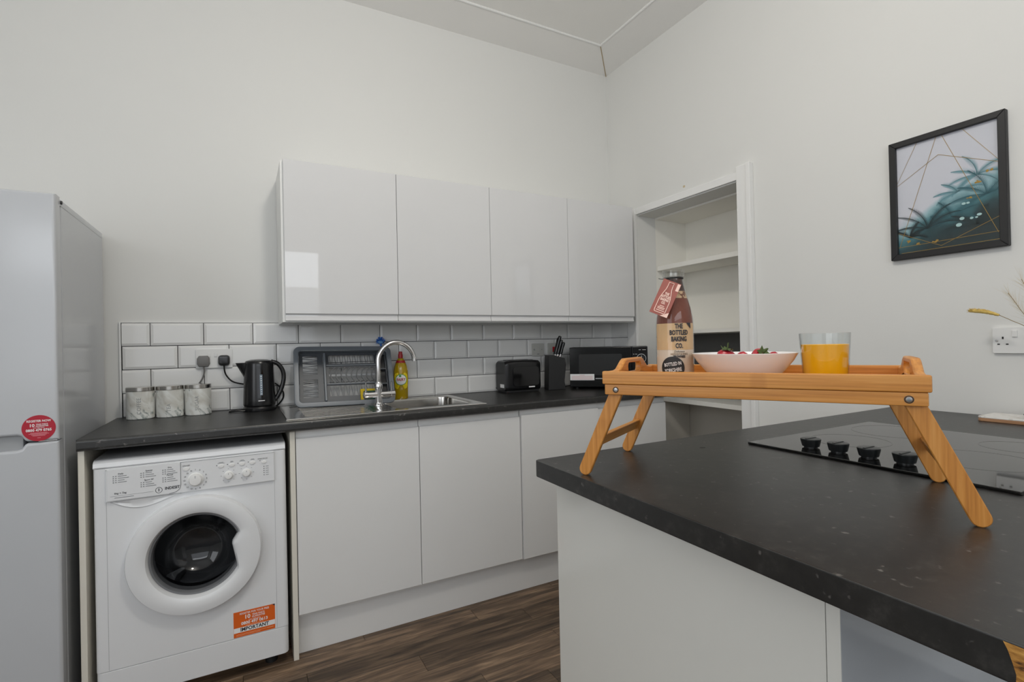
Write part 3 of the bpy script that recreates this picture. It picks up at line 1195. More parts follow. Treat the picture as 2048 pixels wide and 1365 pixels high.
def dial(name, x, z, r, h):
    b = B(); lathe(b, [(r * 1.18, 0), (r * 1.15, .003), (r, .004), (r * .92, h * .8), (r * .8, h * .96), (r * .5, h), (0, h)], 28, mat=frame4((x, PY, z), (1, 0, 0), (0, 0, 1)))
    o = part(name, b, 'white', wm)
    b = B(); box(b, x - .0007, x + .0007, PY - h - .0004, PY - h + .001, z + r * .35, z + r * .75)
    part('pointer', b, 'greyink', o)


dial('programme_dial', -2.396, .757, .0215, .020)
dial('temperature_dial', -2.293, .757, .0135, .014)
dial('spin_dial', -2.2347, .7585, .0135, .014)
for k in range(16):
    a = PI / 2 - (k - 1) * 2 * PI / 16
    s = str(k if k else 16)
    wmt(s, .0075, -2.396 + .0345 * math.cos(a), .757 + .0345 * math.sin(a), 'ink')
b = B()
for cx, cz in ((-2.293, .757), (-2.2347, .7585)):
    for k in range(8):
        a = k * PI / 4
        box(b, cx + .0235 * math.cos(a) - .002, cx + .0235 * math.cos(a) + .002, PY - .0005, PY, cz + .0235 * math.sin(a) - .0006, cz + .0235 * math.sin(a) + .0006)
part('dial_marks', b, 'greyink', wm)['kind'] = 'stuff'
for x, z, w in ((-2.4235, .798, .0085), (-2.316, .7935, .0085), (-2.282, .7935, .0085), (-2.248, .7935, .0085), (-2.214, .7935, .0085), (-2.176, .791, .0075)):
    b = B(); lathe(b, [(w * 1.15, 0), (w * 1.12, .0012), (w, .0014), (w * .96, .0035), (0, .0042)], 20, sy=.68, mat=frame4((x, PY, z), (1, 0, 0), (0, 0, 1)))
    part('button', b, 'white', wm)
b = B()
for x, z in ((-2.330, .797), (-2.296, .797), (-2.262, .797), (-2.228, .797), (-2.189, .797), (-2.176, .774), (-2.176, .766), (-2.176, .758), (-2.176, .750), (-2.176, .742)):
    lathe(b, [(.0016, 0), (.0016, .0004)], 8, mat=frame4((x, PY, z), (1, 0, 0), (0, 0, 1)))
part('indicator_light', b, 'ink', wm)['kind'] = 'stuff'
wmt('ON/OFF', .0062, -2.4235, .8095, 'ink')
wmt('START/PAUSE', .0055, -2.180, .8045, 'ink')
for x, w in ((-2.316, .022), (-2.282, .012), (-2.248, .018), (-2.214, .014)):
    b = B(); box(b, x - w / 2, x + w / 2, PY - .0005, PY, .8035, .8048); box(b, x - w / 3, x + w / 3, PY - .0005, PY, .8065, .8078)
    part('button_caption', b, 'greyink', wm)
b = B()
for z in (.774, .766, .758, .750, .742):
    box(b, -2.170, -2.160, PY - .0005, PY, z - .0008, z + .0008); 
part('light_caption', b, 'greyink', wm)
for s, x, z in (('Daily', -2.610, .8075), ('Special', -2.532, .8080), ("Sport 30'", -2.532, .7765), ('Dry', -2.472, .8105), ('Partial', -2.472, .7840)):
    wmt(s, .0072, x, z, 'ink')
b = B()
for x0, z0, n in ((-2.632, .800, 4), (-2.556, .801, 3), (-2.556, .7685, 3), (-2.494, .803, 3), (-2.494, .776, 3)):
    for k in range(n):
        z = z0 - k * .0068
        box(b, x0, x0 + .0035, PY - .0022, PY - .0014, z - .0014, z + .0014)
        box(b, x0 + .007, x0 + .0105, PY - .0022, PY - .0014, z - .0014, z + .0014)
        box(b, x0 + .014, x0 + .014 + .018 + .006 * ((k * 7 + n) % 3), PY - .0022, PY - .0014, z - .0009, z + .0009)
part('programme_list', b, 'greyink', wm)['kind'] = 'stuff'
wmt('6kg + 5kg', .0085, -2.612, .7425, 'ink')
b = B(); box(b, -2.640, -2.520, PY - .0021, PY - .0014, .7335, .7341); box(b, -2.628, -2.575, PY - .0021, PY - .0014, .7268, .7285)
part('drawer_caption', b, 'greyink', wm)
b = B(); tube(b, [(-2.5045 + .0095 * math.cos(2 * PI * k / 24), PY - .0016, .7355 + .0095 * math.sin(2 * PI * k / 24)) for k in range(25)], .0008, 5)
part('logo_ring', b, 'ink', wm)
wmt('i', .0145, -2.5045, .7362, 'ink', bold=.0005)
wmt('INDESIT', .0132, -2.4655, .7385, 'ink', sx=.92, bold=.0003)

# door: moulded ring whose inner edge is bitten by the pull on the right
NA = 96


def r_in(th):
    base = .1435
    # pull outline in polar form: top (0.144,0.061) apex (0.109,0.019) bottom (0.134,-0.104)
    P = [(.1335, .0590), (.1085, .0185), (.1265, -.0750), (.121, -.0790)]
    c, s = math.cos(th), math.sin(th)
    best = base
    for (x0, y0), (x1, y1) in zip(P[:-1], P[1:]):
        den = c * (y1 - y0) - s * (x1 - x0)
        if abs(den) < 1e-9:
            continue
        r = (x0 * (y1 - y0) - y0 * (x1 - x0)) / den
        u = (c * r - x0) / (x1 - x0) if abs(x1 - x0) > abs(y1 - y0) else (s * r - y0) / (y1 - y0)
        if r > 0 and 0 <= u <= 1:
            best = min(best, r)
    return best


loops = []
for (f, dy) in ((1.0, .002), (1.0, -.016), (.985, -.026), (.93, -.0335), (.60, -.0385), (.28, -.036), (.10, -.030), (.03, -.022), (0.0, -.014), (0.0, .004)):
    lp = []
    for k in range(NA):
        th = 2 * PI * k / NA
        ri = r_in(th)
        r = ri + (DR - ri) * f
        lp.append((DCX + r * math.cos(th), wmy + dy, DCZ + r * math.sin(th)))
    loops.append(lp)
b = B(); loft(b, loops)
door = part('door', b, 'appliance', wm)
FY = frame4((DCX, wmy, DCZ), (1, 0, 0), (0, 0, 1))
b = B(); lathe(b, [(.1490, .010), (.1440, .0125), (.1375, .0115), (.1345, .004), (.1330, -.012), (.131, -.03), (.1490, -.03)], 64, mat=FY, cap=False)
part('inner_trim', b, 'grey_seal', door)
b = B(); lathe(b, [(.1320, -.002), (.127, -.018), (.115, -.048), (.090, -.082), (.05, -.098), (0, -.102)], 56, mat=FY, cap=False)
part('door_glass', b, 'dark_glass', door)
b = B(); lathe(b, [(.165, -.045), (.150, -.055), (.147, -.10), (.158, -.11), (.235, -.125), (.235, -.42), (.10, -.44), (.06, -.425), (0, -.42)], 56, mat=FY, cap=False)
part('drum', b, 'drum', wm)
for k in range(3):
    a = PI / 2 + .5 + k * 2 * PI / 3
    b = B(); tube(b, [(DCX + .222 * math.cos(a), wmy + .14, DCZ + .222 * math.sin(a)), (DCX + .215 * math.cos(a), wmy + .26, DCZ + .215 * math.sin(a)), (DCX + .222 * math.cos(a + .15), wmy + .40, DCZ + .222 * math.sin(a + .15))], .028, 10, rr=[.016, .03, .016])
    part('drum_paddle', b, plain('drum_paddle_steel', (.42, .41, .40, 1), .25, metal=1), wm)
# orange sticker
OX0, OX1, OZ0, OZ1, OY = -2.2862, -2.1475, .1500, .2435, wmy - .0006
b = B(); box(b, OX0, OX1, OY, wmy + .0002, OZ0, OZ1)
stk = part('sticker', b, 'orange', wm, label='orange guarantee sticker')
b = B(); box(b, OX0 + .0005, OX1 - .0005, OY - .0003, OY + .0002, .1665, .1845); part('sticker_band', b, 'whiteink', stk)


def ot(s, size, x, z, mat='whiteink', **kw):
    text(s, size, frame4((x, OY - .0005, z), (1, 0, 0), (0, 0, 1)), mat, stk, **kw)


ocx = (OX0 + OX1) / 2
ot('IMPORTANT', .0185, ocx, .1755, 'ink', bold=.0005, sx=.92)
ot('REGISTER FOR YOUR FREE', .0098, ocx, .2345, sx=.85, bold=.0001)
ot('10', .0205, ocx - .024, .2195, bold=.0005)
ot('YEAR PARTS', .0090, ocx + .013, .2232, sx=.85, bold=.0001)
ot('GUARANTEE', .0090, ocx + .013, .2152, sx=.85, bold=.0001)
ot('CALL FREE NOW', .0058, ocx, .2065, sx=.9)
ot('0800 497 0613', .0155, ocx, .1975, bold=.0004, sx=.95)
b = B(); box(b, ocx - .03, ocx + .03, OY - .0005, OY, .1878, .1888); box(b, OX0 + .008, OX1 - .03, OY - .0005, OY, .1590, .1598); box(b, OX0 + .008, OX1 - .05, OY - .0005, OY, .1550, .1557); box(b, OX1 - .028, OX1 - .006, OY - .0005, OY, .1588, .1602)
part('small_print', b, plain('pale_orange_ink', srgb(245, 190, 150), .6), stk)
b = B(); prism(b, [(OX1 - .010, OZ1), (OX1, OZ1), (OX1, OZ1 - .007)], 'y', OY - .0008, OY - .0002)
part('peeled_corner', b, 'ink', stk)

# ------------------------------------------------------------------ canisters
def cyl_fn(cx, cy, r, z0, a0, rot=False):
    """map flat text (x, y) onto a vertical cylinder; a0 = facing angle; rot: text reads upwards"""
    def f(co):
        if rot:
            u, v = -co.y, co.x
        else:
            u, v = co.x, co.y
        a = a0 + u / r
        rr = r + .0003 + co.z
        return Vector((cx + rr * math.cos(a), cy + rr * math.sin(a), z0 + v))
    return f


for i, (nm, x, y, gp) in enumerate((('COFFEE', -2.6270, -.101, .050), ('TEA', -2.5225, -.100, .036), ('SUGAR', -2.4185, -.098, .048))):
    c = thing('canister', 'marble patterned canister with a steel lid and grey lettering reading %s' % nm, 'canister', (x, y, ZT), .35 * i, 'kitchen canisters')
    R0 = .0500
    b = B(); lathe(b, [(R0 - .003, 0), (R0, .003), (R0, .1165), (R0 - .002, .1175)], 48, (x, y, ZT))
    part('body', b, 'marble', c)
    b = B(); lathe(b, [(R0 + .0002, .1176), (R0 + .0008, .1185), (R0 + .0008, .1325), (R0 - .001, .1345), (0, .1350)], 48, (x, y, ZT))
    part('lid', b, 'lid', c)
    a0 = math.atan2(-2.728 - y, -2.233 - x) - .10
    text(nm, .0200, None, plain('canister_ink', (.30, .31, .31, 1), .6), c, fn=cyl_fn(x, y, R0, ZT + gp + .006, a0, True), sx=1.0)

# ------------------------------------------------------------------ sockets, plugs
def plate(bm, x0, x1, z0, z1, y=-.0138, d=.009):
    prism(bm, rrect(x1 - x0, z1 - z0, .005, 4, (x0 + x1) / 2, (z0 + z1) / 2), 'y', y - d, y, .0015, 2)


s1 = thing('wall_socket', 'white double wall socket on the tiles left of the kettle', 'socket', (-2.357, -.0138, 1.18))
b = B(); plate(b, -2.431, -2.284, 1.1355, 1.2235); part('face_plate', b, 'white', s1)
for x in (-2.378, -2.352):
    b = B(); box(b, x - .0065, x + .0065, -.0265, -.0225, 1.188, 1.207, .001); part('switch', b, 'white', s1)
for nm, x, z, mt, lab in (('plug', -2.4005, 1.1675, 'greyplug', 'grey plug in the left half of the double socket by the kettle'), ('plug', -2.3185, 1.1695, 'black', 'black kettle plug in the right half of the double socket')):
    p = thing(nm, lab, 'plug', (x, -.0235, z))
    b = B()
    o1 = [(-.017, .026), (.017, .026), (.025, .014), (.025, -.012), (.018, -.024), (-.018, -.024), (-.025, -.012), (-.025, .014)] if mt == 'greyplug' else rrect(.048, .050, .014, 3)
    loft(b, [[(x + q[0], -.0232, z + q[1]) for q in o1], [(x + q[0], -.036, z + q[1]) for q in o1], [(x + q[0] * .9, -.042, z + q[1] * .9) for q in o1], [(x + q[0] * .5, -.0445, z + q[1] * .5) for q in o1]], cap0=True, cap1=True)
    part('body', b, mt, p)
    b = B()
    if mt == 'greyplug':
        pts = bez([(x, -.034, z - .022), (x + .003, -.034, z - .045), (x - .004, -.032, z - .075), (x - .022, -.026, z - .105), (x - .042, -.022, z - .125), (x - .055, -.02, ZT + .05), (x - .045, -.018, ZT + .004)], 8)
    else:
        pts = bez([(x, -.034, z - .022), (x + .001, -.034, z - .045), (x + .008, -.03, z - .07), (x + .030, -.028, z - .098), (x + .065, -.028, z - .112), (x + .11, -.027, z - .118), (x + .17, -.025, z - .11), (x + .215, -.024, z - .12), (x + .245, -.026, z - .155), (x + .25, -.027, z - .185), (x + .235, -.03, z - .212), (x + .21, -.034, ZT + .004), (x + .17, -.040, ZT + .0035)], 8)
    tube(b, pts, .0034, 8)
    part('cable', b, mt, p)

# ------------------------------------------------------------------ kettle
kx, ky = -2.1755, -.115
kt = thing('kettle', 'black plastic jug kettle with a water gauge on its base beside the draining rack', 'kettle', (kx, ky, ZT))
b = B(); lathe(b, [(.067, 0), (.0695, .004), (.0695, .014), (.065, .021), (.03, .022)], 40, (kx, ky, ZT))
kb = part('power_base', b, 'black', kt)
b = B(); tube(b, bez([(kx - .055, ky - .03, ZT + .006), (kx - .10, ky - .03, ZT + .006), (kx - .123, ky - .005, ZT + .0042), (kx - .11, ky + .02, ZT + .0042), (kx - .07, ky + .03, ZT + .0042)], 8), .0034, 8)
part('cable', b, 'black', kt)
b = B()
prof = [(.0655, .024), (.068, .030), (.0675, .05), (.0655, .10), (.063, .16), (.0615, .205), (.0605, .214)]
lathe(b, prof, 48, (kx, ky, ZT))
part('jug', b, 'black', kt)
b = B(); lathe(b, [(.0605, .2145), (.0598, .222), (.054, .230), (.035, .2355), (0, .237)], 40, (kx, ky, ZT))
part('lid', b, 'black', kt)
b = B()  # spout
sp = []
for (h, e) in ((.150, .0), (.175, .012), (.205, .028), (.222, .036)):
    r = .064
    lp = []
    for k in range(9):
        a = PI + (k - 4) / 4 * .42
        w = 1 - abs(k - 4) / 4
        rr = r - .004 + e * w ** .8
        lp.append((kx + rr * math.cos(a), ky + rr * math.sin(a), ZT + h))
    sp.append(lp)
inner = [[(kx + (p[0] - kx) * .93, ky + (p[1] - ky) * .93, p[2] - .001) for p in l] for l in sp[::-1]]
loft(b, sp + inner, closed=False)
part('spout', b, 'black', kt)
b = B()
hp = bez([(kx + .050, ky, ZT + .226), (kx + .078, ky, ZT + .214), (kx + .098, ky, ZT + .185), (kx + .104, ky, ZT + .150), (kx + .096, ky, ZT + .105), (kx + .078, ky, ZT + .065), (kx + .060, ky, ZT + .040)], 8)
t = bmesh.new()
rings = []
for i, p in enumerate(hp):
    d = (hp[min(i + 1, len(hp) - 1)] - hp[max(i - 1, 0)]).normalized()
    nn = Vector((d.z, 0, -d.x))
    q = rrect(.019, .026, .008, 3)
    rings.append([t.verts.new(p + nn * u_ + Vector((0, 1, 0)) * v_) for u_, v_ in q])
for a_, b_ in zip(rings[:-1], rings[1:]):
    for k in range(len(a_)):
        t.faces.new((a_[k], a_[(k + 1) % len(a_)], b_[(k + 1) % len(a_)], b_[k]))
t.faces.new(rings[0]); t.faces.new(rings[-1])
merge(b, t)
part('handle', b, 'black', kt)


def kfn(a0):
    def f(co):
        z = ZT + co.y
        h = co.y
        r = None
        for (r0, z0), (r1, z1) in zip(prof[:-1], prof[1:]):
            if z0 <= h <= z1:
                r = r0 + (r1 - r0) * (h - z0) / (z1 - z0)
        if r is None:
            r = .064
        a = a0 + co.x / r
        r += .0006 + co.z
        return Vector((kx + r * math.cos(a), ky + r * math.sin(a), z))
    return f


ka = math.atan2(-2.728 - ky, -2.233 - kx) + .12


def kpatch(w, z0, z1, name, mat, lift=.0, bev=0):
    b = B()
    t = bmesh.new()
    nx, nz = 6, 12
    g = [[t.verts.new((-w / 2 + w * i / nx, z0 + (z1 - z0) * j / nz, lift)) for i in range(nx + 1)] for j in range(nz + 1)]
    for j in range(nz):
        for i in range(nx):
            t.faces.new((g[j][i], g[j][i + 1], g[j + 1][i + 1], g[j + 1][i]))
    fn = kfn(ka)
    for v in t.verts:
        v.co = fn(v.co)
    merge(b, t)
    return part(name, b, mat, kt)


kpatch(.030, .062, .192, 'gauge_surround', 'blackgloss', .0004)
kpatch(.011, .074, .168, 'water_gauge', 'gauge', .0012)
b = B()
t = bmesh.new()
fn = kfn(ka)
for j in range(9):
    z = .080 + j * .010
    w = .004 if j % 2 else .006
    q = [t.verts.new((x_, z_, .0016)) for x_, z_ in ((-w / 2, z - .0016), (w / 2, z - .0016), (w / 2, z + .0016), (-w / 2, z + .0016))]
    t.faces.new(q)
for v in t.verts:
    v.co = fn(v.co)
merge(b, t)
part('gauge_marks', b, 'whiteink', kt)
kpatch(.026, .0480, .0515, 'badge', 'whiteink', .0012)

# ------------------------------------------------------------------ sink
sk = thing('sink', 'stainless steel inset sink with a ribbed drainer on its left', 'sink', (-1.66, -.3, ZT))
b = B()
x0, x1, y0, y1 = SK
ZR = ZT + .004
xm = -1.705
bowl = rrect(BW[1] - BW[0], BW[3] - BW[2], .055, 8, (BW[0] + BW[1]) / 2, (BW[2] + BW[3]) / 2)
drn = rrect(xm - .01 - (x0 + .038), (y1 - .035) - (y0 + .035), .03, 6, ((x0 + .038) + (xm - .01)) / 2, ((y0 + .035) + (y1 - .035)) / 2)


def lp3(poly, z, k=0.0):
    cx = sum(p[0] for p in poly) / len(poly); cy = sum(p[1] for p in poly) / len(poly)
    out = []
    for p in poly:
        d = Vector((p[0] - cx, p[1] - cy))
        L = d.length
        d = d * ((L - k) / L)
        out.append((cx + d.x, cy + d.y, z))
    return out


ob_ = plate_with_hole((xm, x1, y0, y1), bowl, 0)
loft(b, [[(p[0], p[1], ZR) for p in ob_], lp3(bowl, ZR, -.012), lp3(bowl, ZR + .0015, -.008), lp3(bowl, ZR - .001, 0), lp3(bowl, ZR - .01, .003), lp3(bowl, ZT - .13, .012), lp3(bowl, ZT - .150, .03), lp3(bowl, ZT - .155, .12)], cap1=True)
od_ = plate_with_hole((x0, xm, y0, y1), drn, 0)
loft(b, [[(p[0], p[1], ZR) for p in od_], lp3(drn, ZR, 0), lp3(drn, ZR - .0035, .008)], cap1=True)
part('basin', b, 'steel', sk, recalc=False)
b = B()
tube(b, [(x0, y0, ZT + .0025), (x1, y0, ZT + .0025), (x1, y1, ZT + .0025), (x0, y1, ZT + .0025), (x0, y0, ZT + .0025)], .0025, 8)
part('rim', b, 'steelbright', sk)
for k in range(9):
    y = -.50 + k * .045
    b = B(); tube(b, [(x0 + .075, y, ZR - .0032), (x0 + .095, y, ZR - .0033), (xm - .06, y, ZR - .0033), (xm - .04, y, ZR - .0032)], .0013, 6)
    part('drainer_rib', b, 'steel', sk)
b = B(); lathe(b, [(.030, 0), (.030, .002), (.022, .003), (.020, .001), (0, .001)], 24, ((BW[0] + BW[1]) / 2, (BW[2] + BW[3]) / 2, ZT - .155))
part('plughole', b, 'chrome', sk)

# ------------------------------------------------------------------ tap
tx, ty = -1.670, -.300
tp = thing('mixer_tap', 'chrome swan neck mixer tap with two lever handles on the sink', 'tap', (tx, ty, ZR))
b = B(); lathe(b, [(.025, 0), (.025, .003), (.019, .008), (.0165, .012), (.0165, .075), (.019, .080), (.019, .098), (.0135, .108), (.0125, .110)], 28, (tx, ty, ZR))
part('body', b, 'chrome', tp)
b = B()
R = .088
pts = [(tx, ty, ZR + .10), (tx, ty, ZR + .16), (tx, ty, ZR + .205)]
dxy = Vector((1.0, -.05, 0)).normalized()
for k in range(1, 19):
    a = PI - k * (PI * 1.0) / 18
    pts.append((tx + dxy.x * (R + R * math.cos(a)), ty + dxy.y * (R + R * math.cos(a)), ZR + .205 + R * 1.06 * math.sin(a)))
tube(b, bez(pts, 3), .0115, 16)
part('spout', b, 'chrome', tp)
b = B(); tube(b, [(tx - .062, ty, ZR + .050), (tx + .072, ty, ZR + .050)], .0155, 20); part('valve_body', b, 'chrome', tp)
for s, xx in ((-1, tx - .056), (1, tx + .058)):
    b = B(); lathe(b, [(.0158, 0), (.0175, .002), (.0175, .018), (.013, .021), (0, .021)], 20, mat=frame4((tx + s * (.050 if s < 0 else .058), ty, ZR + .050), (0, 1, 0), (0, 0, 1)) if s > 0 else frame4((tx - .050, ty, ZR + .050), (0, -1, 0), (0, 0, 1)))
    hd = part('handle', b, 'chrome', tp)
    b = B(); tube(b, [(xx + s * .004, ty, ZR + .060), (xx + s * .004, ty - .002, ZR + .085), (xx + s * .004, ty - .004, ZR + .110)], .0036, 10, rr=[.0055, .0036, .0042]); part('lever', b, 'chrome', hd)

# ------------------------------------------------------------------ draining rack (leaning on the tiles)
RW_, RH_ = .472, .313
BLp = Vector((-2.033, -.195, .9425)); TLp = Vector((-2.025, -.066, 1.232))
upv = (TLp - BLp).normalized()
rtv = Vector((1, -.02, 0)); rtv = (rtv - upv * rtv.dot(upv)).normalized()
RM = frame4(BLp, rtv, upv)
rk = thing('draining_rack', 'grey plastic dish draining rack tilted up against the tiles behind the tap', 'dish rack', tuple(BLp))


def rpart(name, bm, mat, parent=None, **kw):
    bm.transform(RM)
    return part(name, bm, mat, parent or rk, **kw)


W_, H_ = RW_, RH_
b = B()
oR = rrect(W_, H_, .030, 6, W_ / 2, H_ / 2)


def ins(k, r, dz):
    return [(x, y, dz) for x, y in rrect(W_ - 2 * k, H_ - 2 * k, r, 6, W_ / 2, H_ / 2)]


loft(b, [ins(.006, .026, -.012), ins(0, .030, -.006), ins(0.001, .030, -.001), ins(.004, .028, 0), ins(.021, .016, 0), ins(.024, .014, -.003), ins(.026, .012, -.034), ins(.024, .012, -.037), ins(.021, .014, -.034), ins(.018, .018, -.010), ins(.006, .026, -.012)])
rpart('rim', b, 'rack')
fl = -.034
X0, X1, Y0, Y1 = .027, W_ - .027, .027, H_ - .027
colx = (.136, .149)              # divider
cut0 = .398                      # cutlery column start
# floor strips around the slot windows
b = B()


def slab(xa, xb, ya, yb, z0=fl, z1=fl + .004):
    box(b, xa, xb, ya, yb, z0, z1)


wA = (.043, .110)                       # left slot window in x
for ya, yb in ((Y0, .056), (.148, .176), (.272, Y1)):
    slab(wA[0], wA[1], ya, yb)
slab(X0, wA[0], Y0, Y1); slab(wA[1], colx[0], Y0, Y1)
wB = (.163, .386)
slab(colx[1], wB[0], Y0, Y1); slab(wB[1], cut0, Y0, Y1)
for ya, yb in ((Y0, .058), (.114, .128), (.208, .230), (.276, Y1)):
    slab(wB[0], wB[1], ya, yb)
rpart('base', b, 'rackdark')
b = B(); box(b, colx[0] + .001, colx[1] - .001, Y0 + .004, Y1 - .004, fl + .001, -.012, .003); rpart('divider', b, 'rack')
for ya in (.117, .2155):
    b = B(); box(b, colx[1], cut0, ya, ya + .007, fl + .002, fl + .010, .002); rpart('rail', b, 'rack')
# wedge ribs
for (ya, yb, n) in ((.056, .148, 8), (.176, .272, 8)):
    for k in range(n):
        y = ya + (k + .5) * (yb - ya) / n
        dy = .0035 * (1 if k % 2 else -1)
        b = B(); prism(b, [(wA[0] - .002, y - .0010 - dy), (wA[1] + .002, y - .0010 + dy), (wA[1] + .002, y + .0010 + dy), (wA[0] - .002, y + .0010 - dy)], 'z', fl, fl + .003)
        rpart('rib', b, 'rackdark')
for (ya, yb, n) in ((.058, .114, 18), (.230, .276, 18)):
    for k in range(n):
        x = wB[0] + (k + .5) * (wB[1] - wB[0]) / n
        dx = .0038 * (1 if k % 2 else -1)
        b = B(); prism(b, [(x - .0009 - dx, ya - .002), (x + .0009 - dx, ya - .002), (x + .0009 + dx, yb + .002), (x - .0009 + dx, yb + .002)], 'z', fl, fl + .003)
        rpart('rib', b, 'rackdark')
n = 9
for k in range(n):
    x = wB[0] + (k + .35) * (wB[1] - wB[0]) / n
    lo_, hi_ = .126, .210
    L, R2 = [], []
    for j in range(9):
        t_ = j / 8 * 2 - 1
        y = (lo_ + hi_) / 2 + t_ * (hi_ - lo_) / 2
        L.append((x - .004 + .020 * t_ * t_, y))
        R2.append((x + .0015 + .024 * t_ * t_, y))
    b = B(); prism(b, L + R2[::-1], 'z', fl, fl + .005)
    rpart('curved_rib', b, 'rackdark')
b = B(); box(b, wB[0], wB[1], .163, .174, fl - .002, fl + .001); rpart('centre_bar', b, 'rack')
# cutlery compartments; shade of their depth is put in as black floor, dark walls
b = B()
ys = [Y0, .070, .078, .150, .158, .230, .238, Y1]
for ya, yb in ((Y0, .042), (.105, .113), (.186, .194), (.268, Y1)):
    box(b, cut0, X1, ya, yb, fl, -.012, .002)
box(b, cut0, cut0 + .007, .042, .268, fl, -.012, .002)
box(b, X1 - .006, X1, .042, .268, fl, -.012, .002)
rpart('cutlery_holder', b, 'rackdark')
b = B(); box(b, cut0 + .004, X1 - .004, .036, .272, fl - .004, fl); rpart('cutlery_floor', b, 'blackmat')

# sponge in the rack
b = B(); box(b, .304, .380, .0275, .0855, -.030, -.014, .004)
spg = thing('sponge', 'yellow washing-up sponge with a green scouring face resting in the draining rack', 'sponge', tuple(RM @ Vector((.34, .0285, -.02))))
bm_ = b; bm_.transform(RM); part('foam', bm_, 'sponge', spg)
b = B(); box(b, .318, .386, .0275, .071, -.0135, -.006, .002); b.transform(RM); part('scouring_pad', b, 'scour', spg)

# washing-up brush behind the rack
bx, by = -1.592, -.030
br = thing('washing_up_brush', 'blue washing-up brush whose bristle head peeks above the draining rack', 'brush', (bx, by, ZT))
b = B(); tube(b, bez([(bx + .02, by, ZT + .0085), (bx + .012, by, ZT + .12), (bx + .004, by, ZT + .27), (bx, by, ZT + .305)], 6), .0055, 10); part('handle', b, 'blue', br)
b = B(); lathe(b, [(0, -.012), (.014, -.008), (.017, 0), (.012, .006), (0, .008)], 18, (bx, by, ZT + .308)); part('head', b, 'bluepale', br)
b = B()
for k in range(90):
    a = random.uniform(0, 2 * PI); e = random.uniform(-.35, 1.3)
    d = Vector((math.cos(a) * math.cos(e), .55 * math.sin(a) * math.cos(e), math.sin(e)))
    p0 = Vector((bx, by, ZT + .308))
    tube(b, [p0 + d * .008, p0 + d * random.uniform(.024, .030)], .0015, 4)
o = part('bristles', b, 'blue', br); o['kind'] = 'stuff'

# ------------------------------------------------------------------ washing-up liquid
qx, qy = -1.494, -.062
fb = thing('soap_bottle', 'clear bottle of yellow washing-up liquid with a red cap beside the rack', 'bottle', (qx, qy, ZT), .25)
fm = Matrix.Translation((qx, qy, ZT)) @ Matrix.Rotation(-.25, 4, 'Z')
pf = [(.030, 0), (.033, .004), (.0335, .05), (.035, .10), (.0355, .125), (.0345, .150), (.029, .178), (.0215, .200), (.0155, .212), (.0125, .218)]
b = B(); lathe(b, pf, 40, sx=1.08, sy=.72, mat=fm); part('bottle', b, 'yellowliq', fb)
b = B(); lathe(b, [(.0240, .1935), (.0205, .204), (.0195, .2065), (.0190, .2060)], 30, sx=1.10, sy=.80, mat=fm); part('collar_label', b, 'capred', fb)
b = B(); lathe(b, [(.0125, .2186), (.0125, .236), (.0105, .242), (.0095, .254), (0, .255)], 24, mat=fm); part('cap', b, 'capred', fb)


def ffn(dz, lift):
    def f(co):
        h = dz + co.y
        r = .034
        for (r0, z0), (r1, z1) in zip(pf[:-1], pf[1:]):
            if z0 <= h <= z1:
                r = r0 + (r1 - r0) * (h - z0) / (z1 - z0)
        a = -PI / 2 + co.x / (r * 1.0)
        r += lift + co.z
        return fm @ Vector((r * 1.08 * math.cos(a), r * .72 * math.sin(a), h))
    return f


def fpatch(poly, name, mat, lift, dz):
    t = bmesh.new()
    c0 = t.verts.new((0, 0, 0))
    rings = []
    for s in (.33, .66, 1.0):
        rings.append([t.verts.new((x * s, y * s, 0)) for x, y in poly])
    n = len(poly)
    for i in range(n):
        t.faces.new((c0, rings[0][i], rings[0][(i + 1) % n]))
        for q in range(2):
            t.faces.new((rings[q][i], rings[q + 1][i], rings[q + 1][(i + 1) % n], rings[q][(i + 1) % n]))
    f = ffn(dz, lift)
    for v in t.verts:
        v.co = f(v.co)
    b = B(); merge(b, t)
    return part(name, b, mat, fb)


fpatch(rrect(.074, .086, .02, 6), 'label', 'yellowlab', .0006, .098)
fpatch([(.0300 * math.cos(2 * PI * k / 32), .0300 * math.sin(2 * PI * k / 32)) for k in range(32)], 'green_ring', 'green', .0010, .104)
fpatch([(.0265 * math.cos(2 * PI * k / 32), .0265 * math.sin(2 * PI * k / 32)) for k in range(32)], 'white_disc', 'whiteink', .0014, .104)
text('FAIRY', .0205, None, 'capred', fb, fn=ffn(.104, .0018), sx=.80, bold=.0006)
fpatch([(.006 * math.cos(2 * PI * k / 10) - .004, .006 * math.sin(2 * PI * k / 10)) for k in range(10)], 'green_leaf', 'green', .0018, .124)

# ------------------------------------------------------------------ toaster
ts = thing('toaster', 'black two slice toaster on the worktop left of the knife block', 'toaster', (-.80, -.125, ZT), 0)
tx0, tx1, ty0, ty1 = -.925, -.690, -.195, -.050
b = B()
sec = []
for (x, k) in ((tx0, .82), (tx0 + .012, .95), (tx0 + .04, 1.0), ((tx0 + tx1) / 2, 1.03), (tx1 - .04, 1.0), (tx1 - .012, .95), (tx1, .82)):
    cy = (ty0 + ty1) / 2; w = (ty1 - ty0) / 2 * k; h = .186 * (1 - (1 - k) * .25)
    q = rrect(2 * w, h - .012, .022, 5, cy, .012 + (h - .012) / 2)
    sec.append([(x, y, ZT + z) for y, z in q])
loft(b, sec, cap0=True, cap1=True)
part('body', b, 'black', ts)
b = B(); prism(b, rrect(tx1 - tx0 - .06, .115, .02, 4, (tx0 + tx1) / 2 + .012, ZT + .092), 'y', ty0 - .006, ty0 + .004, .004, 2); part('front_panel', b, 'blackgloss', ts)
